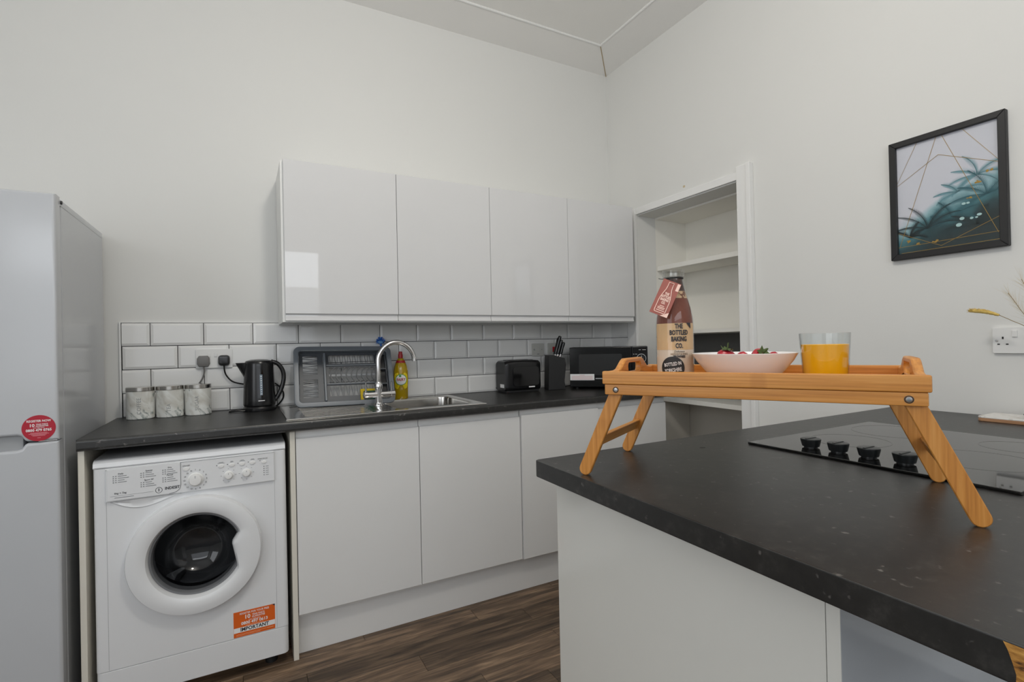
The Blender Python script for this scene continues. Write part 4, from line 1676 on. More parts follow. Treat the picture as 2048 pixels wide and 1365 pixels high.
for y in (-.150, -.095):
    b = B(); box(b, tx0 + .04, tx1 - .04, y - .014, y + .014, ZT + .1845, ZT + .1880, .001); part('slot', b, 'blackmat', ts)
b = B(); box(b, tx0 + .01, tx1 - .01, ty0 + .015, ty1 - .015, ZT, ZT + .014, .003); part('base', b, 'blackmat', ts)
b = B(); box(b, -.782, -.742, ty0 - .0078, ty0 - .0058, ZT + .028, ZT + .035, .0005); part('badge', b, 'whiteink', ts)
b = B(); box(b, tx0 - .0012, tx0 + .012, -.166, -.118, ZT + .030, ZT + .050); part('rating_label', b, 'whiteink', ts)
b = B(); tube(b, bez([(tx0 + .03, ty1 + .006, ZT + .03), (tx0 + .02, ty1 + .026, ZT + .02), (tx0 + .05, ty1 + .03, ZT + .004), (tx0 + .1, ty1 + .03, ZT + .004)], 6), .003, 8); part('cable', b, 'blackmat', ts)

# ------------------------------------------------------------------ knife block
kxb, kyb = -.570, -.150
kbk = thing('knife_block', 'black knife block with five black handles between toaster and microwave', 'knife block', (kxb, kyb, ZT), 0)
km = Matrix.Translation((kxb, kyb, ZT)) @ Matrix.Rotation(-.25, 4, 'Z')
b = B()
t = bmesh.new()
prism(t, [(-.055, 0), (.055, 0), (.048, .05), (.060, .150), (.052, .190), (-.020, .210), (-.048, .207)], 'y', -.045, .045, .004, 2)
t.transform(km); merge(b, t)
part('block', b, 'blackmat', kbk)
KL = {(-.004, -.020): 'black handled knife rising highest from the knife block', (.012, -.020): 'black handled knife in the middle of the front row of the knife block', (.030, -.020): 'shortest black handled knife at the right end of the block front row', (.002, .014): 'black handled knife in the rear row of the block, left', (.030, .014): 'short black handled knife in the rear row of the block, right'}
for (hx, hy, L_) in ((-.004, -.020, .130), (.012, -.020, .105), (.030, -.020, .090), (.002, .014, .118), (.030, .014, .085)):
    kn = thing('kitchen_knife', KL[(hx, hy)], 'knife', tuple(km @ Vector((hx, hy, .2))), 0, 'knives in the block')
    b = B()
    d = Vector((.30, 0, 1)).normalized()
    p0 = Vector((hx, hy, .200))
    tube(b, [km @ (p0 + d * s) for s in (-.06, .004, .012)], .005, 10, rr=[.004, .0065, .0072])
    part('bolster', b, 'chrome', kn)
    b = B()
    ps = [(.012, .0075), (.03, .0095), (L_ * .6, .0085), (L_ - .015, .0105), (L_ - .003, .0095), (L_, .004)]
    tube(b, [km @ (p0 + d * s) for s, _ in ps], .008, 12, rr=[r for _, r in ps])
    h = part('handle', b, 'blackgloss', kn)

# ------------------------------------------------------------------ microwave, set diagonally in the corner
mL = Vector((-.505, -.214, ZT)); mR = Vector((-.166, -.522, ZT))
mx = (mR - mL).normalized(); mw = (mR - mL).length
my = Vector((0, 0, 1)).cross(mx)      # inward (away from the viewer)
MM = Matrix(((mx.x, my.x, 0, mL.x), (mx.y, my.y, 0, mL.y), (0, 0, 1, ZT), (0, 0, 0, 1)))
mo = thing('microwave', 'black microwave oven set diagonally in the corner by the alcove', 'microwave', tuple(mL))


def mpart(name, bm, mat, parent=None, **kw):
    bm.transform(MM)
    return part(name, bm, mat, parent or mo, **kw)


b = B(); box(b, 0, mw, 0.016, .230, .012, .252, .004); mpart('case', b, 'blackmat')
b = B(); box(b, .002, mw - .092, 0, .017, .014, .251, .005); md = mpart('door', b, 'mwdoor')
b = B(); box(b, mw - .090, mw - .001, 0, .017, .014, .251, .005); mp_ = mpart('control_panel', b, 'mwdoor')
b = B(); prism(b, rrect(.255, .125, .01, 4, .185, .148), 'y', -.0006, .001); mpart('window', b, plain('microwave_window', (.012, .013, .014, 1), .05), md)
for cz_ in (.182, .085):
    b = B()
    lathe(b, [(.0265, 0), (.0265, .001), (.0240, .0012), (.0240, .0006)], 32, mat=frame4((mw - .036, -.0002, cz_), (1, 0, 0), (0, 0, 1)), cap=False)
    mpart('dial_ring', b, 'greyink' if cz_ < .1 else plain('dial_ring_silver', (.55, .56, .57, 1), .35), mp_)
    b = B(); lathe(b, [(.021, 0), (.019, .014), (.017, .016), (0, .016)], 28, mat=frame4((mw - .036, 0, cz_), (1, 0, 0), (0, 0, 1)))
    mpart('dial', b, 'black', mp_)
    b = B(); box(b, mw - .0365, mw - .0345, -.0172, -.0155, cz_ + .005, cz_ + .016); mpart('dial_mark', b, 'whiteink', mp_)
b = B(); box(b, .004, .148, -.0012, .0006, .055, .092)
ml_ = mpart('warning_label', b, 'whiteink', md, label='white warning label on the microwave door')
b = B()
for k in range(5):
    w = .125 if k else .03
    box(b, .076 - w / 2, .076 + w / 2, -.0018, -.001, .085 - k * .006 - .0007, .085 - k * .006 + .0007)
mpart('warning_print', b, plain('pink_print', srgb(205, 130, 135), .6), md)
b = B(); box(b, .155, .215, -.001, .0004, .062, .068); mpart('badge', b, plain('dull_silver_badge', (.35, .36, .37, 1), .4), md)
b = B(); box(b, mw - .030, mw - .010, -.0008, .0006, .118, .126); mpart('panel_caption', b, 'whiteink', mp_)
b = B()
for (xx, zz, w) in ((mw - .082, .207, .006), (mw - .07, .207, .010), (mw - .05, .232, .012), (mw - .03, .232, .02), (mw - .055, .200, .003), (mw - .038, .2005, .003), (mw - .022, .192, .003)):
    box(b, xx, xx + w, -.0007, .0004, zz - .001, zz + .001)
mpart('panel_marks', b, 'whiteink', mp_)
for x in (.04, mw - .04):
    for y in (.04, .20):
        b = B(); lathe(b, [(.012, 0), (.014, .013)], 12, (x, y, 0)); mpart('foot', b, 'blackmat')
b = B(); tube(b, bez([(-.52, -.03, ZT + .03), (-.515, -.05, ZT + .006), (-.46, -.06, ZT + .005), (-.40, -.07, ZT + .01), (-.36, -.10, ZT + .03)], 6), .003, 8)
part('cable', b, 'blackmat', mo)

# sockets right
s2 = thing('fused_switch', 'small white fused outlet plate on the tiles behind the toaster', 'socket', (-.607, -.0138, 1.18))
b = B(); plate(b, -.650, -.564, 1.137, 1.2165); part('face_plate', b, 'sockwhite', s2)
b = B(); box(b, -.617, -.597, -.026, -.0222, 1.168, 1.188, .001); part('switch', b, 'sockwhite', s2)
b = B(); box(b, -.640, -.637, -.0236, -.0225, 1.172, 1.184); box(b, -.633, -.630, -.0236, -.0225, 1.172, 1.184); box(b, -.581, -.578, -.0236, -.0225, 1.174, 1.182); box(b, -.615, -.599, -.0236, -.0225, 1.148, 1.152)
part('markings', b, 'greyink', s2)
s3 = thing('cooker_switch', 'white cooker switch with a red rocker on the tiles behind the knife block', 'switch', (-.49, -.0138, 1.18))
b = B(); plate(b, -.534, -.446, 1.137, 1.2165); part('face_plate', b, 'sockwhite', s3)
b = B(); box(b, -.500, -.480, -.027, -.0222, 1.160, 1.193, .001); part('rocker', b, 'redrocker', s3)

# ------------------------------------------------------------------ alcove shelves
for nm, z0, z1, lab in (('alcove_shelf', 1.673, 1.702, 'uppermost white painted shelf in the alcove, behind the top of the bottle'),
                        ('alcove_shelf', 1.258, 1.280, 'middle white painted shelf in the alcove, just above the bowl'),
                        ('alcove_shelf', .8245, .852, 'lowest painted shelf in the alcove, seen under the tray')):
    b = B(); box(b, .157, AD - .009, AY1 - .119, AY0 - .009, z0, z1, .002)
    tag(part(nm, b, 'shelfpaint'), lab, 'shelf', 'painted alcove shelves')

# ------------------------------------------------------------------ framed print on the right wall
PYA, PYB, PZ0, PZ1 = -1.7085, -2.0468, 1.5063, 1.9564
pc = thing('framed_print', 'black framed print of teal palms and gold lines on the right wall', 'picture', (0, (PYA + PYB) / 2, (PZ0 + PZ1) / 2))
fw, fd = .0215, .022
oq = [(PYA, PZ0), (PYB, PZ0), (PYB, PZ1), (PYA, PZ1)]
iq = [(PYA - fw, PZ0 + fw), (PYB + fw, PZ0 + fw), (PYB + fw, PZ1 - fw), (PYA - fw, PZ1 - fw)]
for k in range(4):
    b = B()
    q = [oq[k], oq[(k + 1) % 4], iq[(k + 1) % 4], iq[k]]
    prism(b, q, 'x', -fd, -.001, .0015, 1)
    part('frame_rail', b, 'blackmat', pc)
b = B(); box(b, -.008, -.002, PYB + fw - .003, PYA - fw + .003, PZ0 + fw - .003, PZ1 - fw + .003)
part('print', b, 'art', pc)
AYL, AYR, AZB, AZT = PYA - fw, PYB + fw, PZ0 + fw, PZ1 - fw


def ap(s, t, x=-.0086):
    return Vector((x, AYL + (AYR - AYL) * s, AZT + (AZB - AZT) * t))


def inside(v):
    v.y = min(max(v.y, AYR), AYL)
    v.z = min(max(v.z, AZB), AZT)
    return v


def strip(bm, p, q, w, x=-.0092):
    a, c = ap(*p, x), ap(*q, x)
    d = (c - a).normalized()
    nrm = Vector((0, -d.z, d.y)) * w
    vs = [bm.verts.new(inside(v)) for v in (a - nrm, c - nrm, c + nrm, a + nrm)]
    bm.faces.new(vs)


# palm fronds
def frond(bm, s0, t0, ang, L, n=26, bend=.5, wid=.12, x=-.0085):
    aspect = (AZT - AZB) / abs(AYR - AYL)
    pts = []
    a = ang
    p = [s0, t0]
    for k in range(n + 1):
        pts.append((tuple(p), a))
        p[0] += math.cos(a) * L / n
        p[1] -= math.sin(a) * L / n / aspect
        a -= bend / n * (1 if math.cos(ang) >= 0 else -1)
    for k in range(1, n + 1):
        (q, a) = pts[k]
        ll = wid * math.sin(PI * (.15 + .8 * k / n))
        for sg in (1, -1):
            aa = a + sg * 0.75
            e = (q[0] + math.cos(aa) * ll, q[1] - math.sin(aa) * ll / aspect)
            v0 = inside(ap(q[0] - .003, q[1] - .002, x)); v1 = inside(ap(q[0] + .003, q[1] + .003, x)); v2 = inside(ap(e[0], e[1], x))
            bm.faces.new([bm.verts.new(v) for v in (v0, v1, v2)])
        strip(bm, pts[k - 1][0], q, .0006, x)


def palm(name, s, t, mat, L, angs, wid, x):
    b = B()
    for a in angs:
        frond(b, s, t, a, L * random.uniform(.85, 1.1), 26, .9, wid, x)
    return part(name, b, mat, pc, smooth=False)


palm('palm_leaves', .80, .42, 'teal3', .31, (.3, .9, 1.6, 2.3, 2.9, -.2, 3.4), .06, -.0083)
palm('palm_leaves', .62, .53, 'teal3', .24, (.5, 1.2, 2.0, 2.7, 3.2), .055, -.0084)
palm('palm_leaves', .88, .60, 'teal2', .34, (.4, 1.0, 1.6, 2.2, 2.8, 3.2), .075, -.0085)
palm('palm_leaves', .55, .76, 'teal2', .26, (.3, .9, 1.6, 2.3, 2.9), .07, -.0086)
palm('palm_leaves', .31, .80, 'teal1', .40, (.45, .85, 1.25, 1.7, 2.15, 2.6), .055, -.0088)
palm('palm_leaves', .78, .84, 'teal1', .30, (.3, .9, 1.5, 2.1, 2.7), .075, -.0087)
palm('palm_leaves', .12, .86, 'teal1', .20, (.3, .9, 1.5, 2.1), .06, -.0087)
for p, q in (((.22, 0), (0, .33)), ((.42, 0), (0.01, .94)), ((.48, 0), (.98, .93)), ((.68, 0), (1, .34)), ((0, .355), (.44, .16)), ((.44, .16), (1, .355)), ((0, .80), (.45, .97)), ((.45, .97), (1, .795)), ((0, .935), (.99, .92)), ((.03, .992), (1, .985))):
    b = B(); strip(b, p, q, .0007); part('gold_line', b, 'gold', pc, smooth=False)
for s, t, rx, rz in ((.625, .815, .0085, .0065), (.655, .765, .007, .0055), (.745, .775, .005, .004), (.790, .775, .004, .003), (.815, .755, .007, .0045), (.675, .640, .006, .0042), (.715, .640, .005, .0035)):
    b = B(); c_ = ap(s, t, -.0091); b.faces.new([b.verts.new((c_.x, c_.y + rx * math.cos(2 * PI * k / 14), c_.z + rz * math.sin(2 * PI * k / 14))) for k in range(14)])
    part('white_oval', b, 'mint', pc, smooth=False)
for s, t in ((.915, .405), (.81, .475), (.73, .595), (.10, .89), (.21, .925), (.39, .925)):
    b = B(); c_ = ap(s, t, -.0093)
    for k in range(5):
        oy, oz = random.uniform(-.007, .007), random.uniform(-.004, .004)
        r = random.uniform(.0025, .005)
        b.faces.new([b.verts.new(inside(Vector((c_.x - k * .00003, c_.y + oy + r * math.cos(2 * PI * j / 7 + k), c_.z + oz + r * .7 * math.sin(2 * PI * j / 7 + k))))) for j in range(7)])
    part('gold_fleck', b, 'gold', pc, smooth=False)
b = B(); box(b, -.0118, -.0104, AYR + .0005, AYL - .0005, AZB + .0005, AZT - .0005); part('glazing', b, 'glass', pc)

# ------------------------------------------------------------------ double socket on the right wall
s4 = thing('wall_socket', 'white double wall socket on the right wall above the hob', 'socket', (0, -2.07, 1.19))
b = B()
prism(b, rrect(.146, .086, .004, 4, -2.0695, 1.1945), 'x', -.011, -.0005, .0015, 2)
part('face_plate', b, 'white', s4)
for y in (-2.053, -2.089):
    b = B(); box(b, -.0155, -.0105, y - .0065, y + .0065, 1.206, 1.227, .001); part('switch', b, 'white', s4)
b = B()
for yo in (-2.023, -2.116):
    box(b, -.0114, -.0105, yo - .0022, yo + .0022, 1.199, 1.207)
    box(b, -.0114, -.0105, yo - .014, yo - .0075, 1.180, 1.184)
    box(b, -.0114, -.0105, yo + .0075, yo + .014, 1.180, 1.184)
part('pin_holes', b, 'blackmat', s4)
b = B(); lathe(b, [(.004, 0), (.004, .0008), (0, .0012)], 12, mat=frame4((-.011, -2.0075, 1.1935), (0, -1, 0), (0, 0, 1)))
part('screw', b, 'chrome', s4)

# ------------------------------------------------------------------ peninsula
PX0, PY0, PY1 = -1.6262, -1.6882, -2.625
pn = thing('worktop', 'charcoal speckled laminate worktop of the peninsula under the bamboo tray and hob', 'worktop', (-.8, -2.15, ZP))
b = B()
prism(b, [(PX0 + .010, PY0), (0 - .002, PY0), (0 - .002, PY1), (PX0, PY1), (PX0, PY0 - .010), (PX0 + .003, PY0 - .003)], 'z', ZP - .039, ZP, .0025, 2)
part('top', b, 'worktop', pn)
b = B()
e0, e1 = -2.5345, PY1 + .002
zz = [ZP - .0372, ZP - .028, ZP - .018, ZP - .008, ZP - .0016]
ww = [-.004, -.0045, -.002, .001, .004]
pts0 = [(PX0 - .0008, e0 + w, z) for z, w in zip(zz, ww)]
pts1 = [(PX0 - .0008, e1, z) for z in zz]
back0 = [(PX0 + .001, p[1], p[2]) for p in pts0]
loft(b, [back0, pts0, pts1], closed=False)
part('exposed_chipboard', b, 'chip', pn, label='bare chipboard where the edging has broken off')
cb = thing('peninsula_unit', 'cream white gloss cupboard block under the peninsula worktop', 'cupboard', (-.8, -2.03, 0))
b = B(); box(b, -1.57, -1.552, -2.3365, -1.697, .0005, .900, .0006); part('end_panel', b, 'panel', cb)
b = B(); box(b, -1.57, -.006, -2.3560, -2.3380, .0005, .900, .0006); part('back_panel', b, 'daylitpanel', cb)
b = B(); box(b, -1.5712, -1.5701, -2.3558, -2.3382, .001, .8998); part('panel_edging', b, 'panel', cb)
b = B(); box(b, -1.5515, -.006, -2.3375, -1.720, .15, .9005); part('carcass', b, 'carcass', cb)
for xa, xb in ((-1.551, -1.04), (-1.04, -.53), (-.53, -.02)):
    b = B(); box(b, xa + .0015, xb - .0015, -1.7195, -1.700, .155, .875, .0015); part('door', b, 'satin', cb)
b = B(); box(b, -1.545, -.01, -1.77, -1.755, .0005, .149); part('plinth', b, 'satin', cb)

# hob
hb = thing('hob', 'black ceramic glass hob with four black knobs set in the peninsula', 'hob', (-.77, -2.11, ZP))
hx0_, hx1_, hy0_, hy1_ = -1.065, -.483, -2.376, -1.847
b = B(); box(b, hx0_, hx1_, hy0_, hy1_, ZP + .0003, ZP + .0065, .0015, 2); part('glass', b, 'hob', hb)
for (cx, cy, r) in ((-.84, -1.98, .09), (-.84, -2.24, .105), (-.61, -1.98, .105), (-.61, -2.24, .075)):
    b = B(); lathe(b, [(r, 0), (r, .0002), (r - .002, .0002), (r - .002, 0)], 48, (cx, cy, ZP + .0065), cap=False); part('cooking_zone', b, 'hobring', hb)
for cy in (-1.975, -2.040, -2.106, -2.176):
    b = B(); lathe(b, [(.0150, 0), (.0150, .0030), (.0190, .0036), (.0225, .019), (.0222, .0215), (.020, .0225), (0, .0225)], 32, (-1.000, cy, ZP + .0066))
    k_ = part('knob', b, 'knobgrey', hb)
    b = B(); box(b, -1.0195, -.9805, cy - .003, cy + .003, ZP + .0290, ZP + .0305, .001); part('knob_grip', b, 'knobgrey', k_)

# burn mark on the worktop
b = B(); lathe(b, [(.009, 0), (.009, .0002), (0, .0003)], 16, (-1.195, -1.812, ZP), sy=.7); part('burn_mark', b, 'blackmat', pn, label='small dark mark')

# ------------------------------------------------------------------ bamboo bed tray
ta = math.radians(-60.5)
TO = (-1.339, -2.068, ZP)
tr = thing('bed_tray', 'bamboo breakfast tray on splayed folding legs standing on the peninsula worktop', 'tray', TO, ta)
TM = Matrix.Translation(TO) @ Matrix.Rotation(ta, 4, 'Z')


def tpart(name, bm, mat, parent=None, **kw):
    return part(name, bm, mat, parent or tr, world=False, **kw)


U = .2585
# floor board
b = B(); box(b, -U + .012, U - .012, -.136, .150, .186, .192, .001); tpart('floor_board', b, 'bambooX')
# front and back rails: upper band proud of the lower one
for s, y in ((-1, -.150), (1, .164)):
    yo, yi = y, y - s * .014
    b = B(); box(b, -U, U, min(yo, yi), max(yo, yi), .1935, .2195, .0025, 2); tpart('rail', b, 'bambooX')
    yo2 = yo - s * .003
    b = B(); box(b, -U + .004, U - .004, min(yo2, yi), max(yo2, yi), .1725, .1932, .002, 2); tpart('lower_rail', b, 'bambooX')
# end boards with hand holes
for s in (-1, 1):
    xa, xb = (s * U, s * (U - .014))
    xa, xb = min(xa, xb), max(xa, xb)
    c0 = .012
    prof = [(-.1358, .1935), (.1498, .1935), (.1498, .2185), (c0 + .105, .2185), (c0 + .090, .221), (c0 + .062, .2375), (c0 + .050, .2415), (c0 - .050, .2415), (c0 - .062, .2375), (c0 - .090, .221), (c0 - .105, .2185), (-.1358, .2185)]
    # with a hole: build as outer/inner ring
    hole = rrect(.084, .020, .009, 5, c0, .2215)
    b = B()
    t = bmesh.new()
    for x in (xa, xb):
        vo = [t.verts.new((x, y, z)) for y, z in prof]
        vi = [t.verts.new((x, y, z)) for y, z in hole]
        eo = [t.edges.new((vo[i], vo[(i + 1) % len(vo)])) for i in range(len(vo))]
        ei = [t.edges.new((vi[i], vi[(i + 1) % len(vi)])) for i in range(len(vi))]
        bmesh.ops.triangle_fill(t, use_beauty=True, use_dissolve=False, edges=eo + ei)
    t.verts.ensure_lookup_table()
    no, ni = len(prof), len(hole)
    V = list(t.verts)
    A_o, A_i = V[:no], V[no:no + ni]
    B_o, B_i = V[no + ni:2 * no + ni], V[2 * no + ni:2 * no + 2 * ni]
    for a_, b_ in ((A_o, B_o), (A_i, B_i)):
        for i in range(len(a_)):
            t.faces.new((a_[i], a_[(i + 1) % len(a_)], b_[(i + 1) % len(a_)], b_[i]))
    bmesh.ops.recalc_face_normals(t, faces=t.faces)
    merge(b, t)
    ob = tpart('end_board', b, 'bambooY')
    md_ = ob.modifiers.new('soft', 'BEVEL'); md_.width = .003; md_.segments = 2; md_.limit_method = 'ANGLE'; md_.angle_limit = .9
    b = B(); box(b, min(s * (U - .003), s * (U - .014)), max(s * (U - .003), s * (U - .014)), -.1355, .1495, .1725, .1932, .002, 2); tpart('lower_end_board', b, 'bambooY')
# bolts
for s in (-1, 1):
    for yy, dd in ((-.147, -1), (.161, 1)):
        x = s * .231
        b = B(); lathe(b, [(.0060, .0002), (.0060, .0006), (.0048, .0008), (.0045, -.0006)], 18, mat=frame4((x, yy, .1825), (1, 0, 0), (0, 0, 1)) if dd < 0 else frame4((x, yy, .1825), (-1, 0, 0), (0, 0, 1)), cap=False)
        tpart('bolt_hole', b, 'blackmat')
        b = B(); lathe(b, [(.0042, 0), (.0040, .0012), (0, .0018)], 14, mat=frame4((x, yy, .1825), (1, 0, 0), (0, 0, 1)) if dd < 0 else frame4((x, yy, .1825), (-1, 0, 0), (0, 0, 1)))
        tpart('bolt', b, plain('bolt_steel', (.32, .33, .34, 1), .3, metal=1))
# legs
for s in (-1, 1):
    top = Vector((s * .2310, 0, .1865)); bot = Vector((s * .3080, 0, .0125))
    d = (bot - top).normalized(); nn = Vector((d.z, 0, -d.x))
    w = .0128
    for yv in (-.1285, .1300):
        out = []
        for k in range(9):
            a = PI * k / 8
            out.append(bot + nn * (w * math.cos(a)) + d * (w * math.sin(a)))
        for k in range(9):
            a = PI + PI * k / 8
            out.append(top + nn * (w * math.cos(a)) + d * (w * math.sin(a)))
        du = 0.0 if s < 0 else (.003 if yv < 0 else -.009)
        b = B(); prism(b, [(p.x + du, p.z) for p in out], 'y', yv - .0055, yv + .0055, .0015, 1)
        tpart('leg', b, 'bambooZ')
    m_ = top + d * .125
    q = [m_ + nn * .004 + d * .013, m_ - nn * .004 + d * .013, m_ - nn * .004 - d * .013, m_ + nn * .004 - d * .013]
    b = B(); prism(b, [(p.x, p.z) for p in q], 'y', -.1230, .1245, .0012, 1)
    tpart('crossbar', b, 'bambooY')

FZ = .1922   # top of the tray floor (tray coordinates)


def tw(x, y, z=0.0):
    return TM @ Vector((x, y, z))


# ------------------------------------------------------------------ baking-mix bottle
bu, bv = -.1585, .030
bp_ = tw(bu, bv, FZ)
bt = thing('baking_mix_bottle', 'clear glass bottle of layered brownie mix with a pink tag on the tray', 'bottle', tuple(bp_))
gp = [(.036, .0), (.0395, .003), (.0400, .010), (.0400, .118), (.0390, .135), (.0350, .158), (.0290, .180), (.0240, .198), (.0210, .212), (.0195, .222), (.0195, .226)]
b = B(); lathe(b, gp, 48, tuple(bp_), cap=False); part('glass', b, 'glass', bt)
b = B(); lathe(b, [(.0195, .2255), (.0222, .2265), (.0228, .230), (.0222, .2335), (.0235, .2355), (.0240, .2385), (.0225, .2415), (.0195, .2420), (.0185, .2395), (.0185, .2255)], 40, tuple(bp_), cap=False)
part('mouth_ring', b, thin_glass('pale_glass_rim', (.93, .93, .92, 1), 1.6), bt)
b = B(); lathe(b, [(.0205, .2215), (.0215, .2235), (.0205, .2255)], 32, tuple(bp_), cap=False); part('cord', b, 'blackmat', bt, label='black cord round the neck')


def rad(h):
    for (r0, z0), (r1, z1) in zip(gp[:-1], gp[1:]):
        if z0 <= h <= z1:
            return r0 + (r1 - r0) * (h - z0) / (z1 - z0)
    return gp[-1][0]


def layer(name, h0, h1, mat, lab=None):
    prof = [(0, h0)] + [(rad(h0 + (h1 - h0) * k / 8) - .0014, h0 + (h1 - h0) * k / 8) for k in range(9)] + [(0, h1)]
    b = B(); lathe(b, prof, 44, tuple(bp_), cap=False); return part(name, b, mat, bt, label=lab)


layer('flour_layer', .0025, .066, 'flour', 'pale cream powder layer')
layer('sugar_layer', .0662, .1235, 'tan', 'tan sugar layer')
layer('cocoa_layer', .1237, .178, 'cocoa', 'brown cocoa layer')
layer('nut_layer', .1782, .194, 'nuts', 'chopped nut layer')
layer('chocolate_layer', .1942, .2215, 'choc', 'chocolate chip layer')
ba = math.atan2(-2.728 - bp_.y, -2.233 - bp_.x)      # towards the viewer


def bfn(h0, a, lift):
    def f(co):
        h = h0 + co.y
        r = max(rad(min(max(h, 0), .226)), .01)
        an = a + co.x / r
        r += lift + co.z
        return Vector((bp_.x + r * math.cos(an), bp_.y + r * math.sin(an), bp_.z + h))
    return f


for s, h, sz, k in (('THE', .1165, .0145, .62), ('BOTTLED', .1028, .0145, .62), ('BAKING', .0890, .0145, .62), ('CO.', .0745, .0145, .62)):
    text(s, sz, None, 'ink', bt, fn=bfn(h, ba + .22, .0008), sx=k, bold=.0005)
text('Delicious', .0058, None, 'ink', bt, fn=bfn(.0625, ba + .22, .0008), shear=.2)
text('HAZELNUT & WHITE', .0062, None, plain('brown_ink', srgb(120, 100, 80), .7), bt, fn=bfn(.0570, ba + .22, .0008), sx=.62)
text('BROWNIES', .0068, None, 'ink', bt, fn=bfn(.0515, ba + .22, .0008), sx=.72, bold=.0003)


def bpatch(poly, name, mat, lift, h0, a, parent=None):
    t = bmesh.new()
    cx = sum(p[0] for p in poly) / len(poly); cy = sum(p[1] for p in poly) / len(poly)
    c0 = t.verts.new((cx, cy, 0))
    rings = [[t.verts.new((cx + (x - cx) * s, cy + (y - cy) * s, 0)) for x, y in poly] for s in (.33, .66, 1.0)]
    n = len(poly)
    for i in range(n):
        t.faces.new((c0, rings[0][i], rings[0][(i + 1) % n]))
        for q in range(2):
            t.faces.new((rings[q][i], rings[q + 1][i], rings[q + 1][(i + 1) % n], rings[q][(i + 1) % n]))
    f = bfn(h0, a, lift)
    for v in t.verts:
        v.co = f(v.co)
    b = B(); merge(b, t)
    return part(name, b, mat, parent or bt)


bpatch([(-.006, .004), (.006, .004), (.006, -.009)], 'corner_flash', 'ink', .0008, .120, ba + .78)
seal = bpatch([(.0245 * math.cos(2 * PI * k / 32), .0245 * math.sin(2 * PI * k / 32)) for k in range(32)], 'round_seal', 'blackmat', .0010, .0275, ba - .14)


def tilt(fn, ang):
    c, s = math.cos(ang), math.sin(ang)

    def f(co):
        return fn(Vector((co.x * c - co.y * s, co.x * s + co.y * c, co.z)))
    return f


text('BOTTLED IN', .0105, None, 'whiteink', seal, fn=tilt(bfn(.0355, ba - .14, .0014), .14), sx=.60, bold=.0001)
text('YORKSHIRE', .0112, None, 'whiteink', seal, fn=tilt(bfn(.0225, ba - .12, .0014), .14), sx=.60, bold=.0001)
# swing tag, hanging tilted from the neck
fwd = Vector((math.cos(ba), math.sin(ba), 0))
rgt = Vector((-math.sin(ba), math.cos(ba), 0))
an = math.radians(24)
ty_ = (Vector((0, 0, 1)) * math.cos(an) + rgt * math.sin(an)).normalized()
ty_ = (ty_ - fwd * .22).normalized()
tx_ = (rgt * math.cos(an) - Vector((0, 0, 1)) * math.sin(an)).normalized()
tx_ = (tx_ - ty_ * tx_.dot(ty_)).normalized()
tc_ = bp_ + Vector((0, 0, .178)) + fwd * .041 - rgt * .0175
GM = frame4(tc_, tx_, ty_)


def gpart(name, bm, mat, parent):
    bm.transform(GM)
    return part(name, bm, mat, parent)


tw_, th_ = .039, .080
b = B(); box(b, -tw_ / 2, tw_ / 2, -th_ / 2, th_ / 2, -.0004, .0004); tg = gpart('tag', b, 'tag', bt); tg['label'] = 'dusky pink card tag with a bottle outline'
half = [(.0052, .036), (.0052, .027), (.0058, .020), (.0085, .010), (.0110, 0.0), (.0118, -.008), (.0118, -.031), (.0105, -.0345)]
ol = [(-x, y, .0008) for x, y in half[::-1]] + [(x, y, .0008) for x, y in half] + [(-half[-1][0], half[-1][1], .0008)]
b = B(); tube(b, ol, .0009, 5); gpart('bottle_outline', b, 'tagink', tg)
b = B(); box(b, .0125, .0188, .022, .0385, .0003, .0007); gpart('tag_stamp', b, 'tagink', tg)
b = B(); prism(b, [(.0195, -.040), (.0195, -.028), (.004, -.040)], 'z', .0003, .0007); gpart('tag_corner', b, 'tagink', tg)
for s, yy, sz in (('THE', .0095, .0075), ('BOTTLED', .0025, .0075), ('BAKING', -.0045, .0075), ('CO.', -.0115, .0075)):
    text(s, sz, GM @ Matrix.Translation((0, yy, .0007)), 'tagink', tg, sx=.66, bold=.0004)
b = B()
for yy, w in ((-.019, .010), (-.0225, .016), (-.0255, .015), (-.0295, .018)):
    box(b, -w / 2, w / 2, yy - .0008, yy + .0008, .0004, .0008)
gpart('tag_print', b, 'tagink', tg)
b = B(); tube(b, bez([bp_ + Vector((0, 0, .2235)) + fwd * .021, bp_ + Vector((0, 0, .2225)) + fwd * .026 - rgt * .010, bp_ + Vector((0, 0, .221)) + fwd * .026 - rgt * .024, bp_ + Vector((0, 0, .223)) + fwd * .022 - rgt * .031], 5), .0008, 6)
tube(b, [tuple(bp_ + Vector((0, 0, .2225)) + fwd * .0255 - rgt * .008), tuple(GM @ Vector((0, th_ / 2 - .004, .001)))], .0008, 6)
part('cord_end', b, 'blackmat', bt)

# ------------------------------------------------------------------ bowl of strawberries
wp = tw(-.0175, .012, FZ)
bw = thing('bowl', 'white porcelain bowl of strawberries in the middle of the tray', 'bowl', tuple(wp))
b = B(); lathe(b, [(0, .0), (.052, .0), (.056, .003), (.075, .024), (.090, .043), (.0975, .0555), (.0985, .0580), (.0970, .0585), (.0950, .0568), (.087, .044), (.070, .024), (.050, .008), (0, .006)], 64, tuple(wp), cap=False)
part('body', b, 'porcelain', bw)


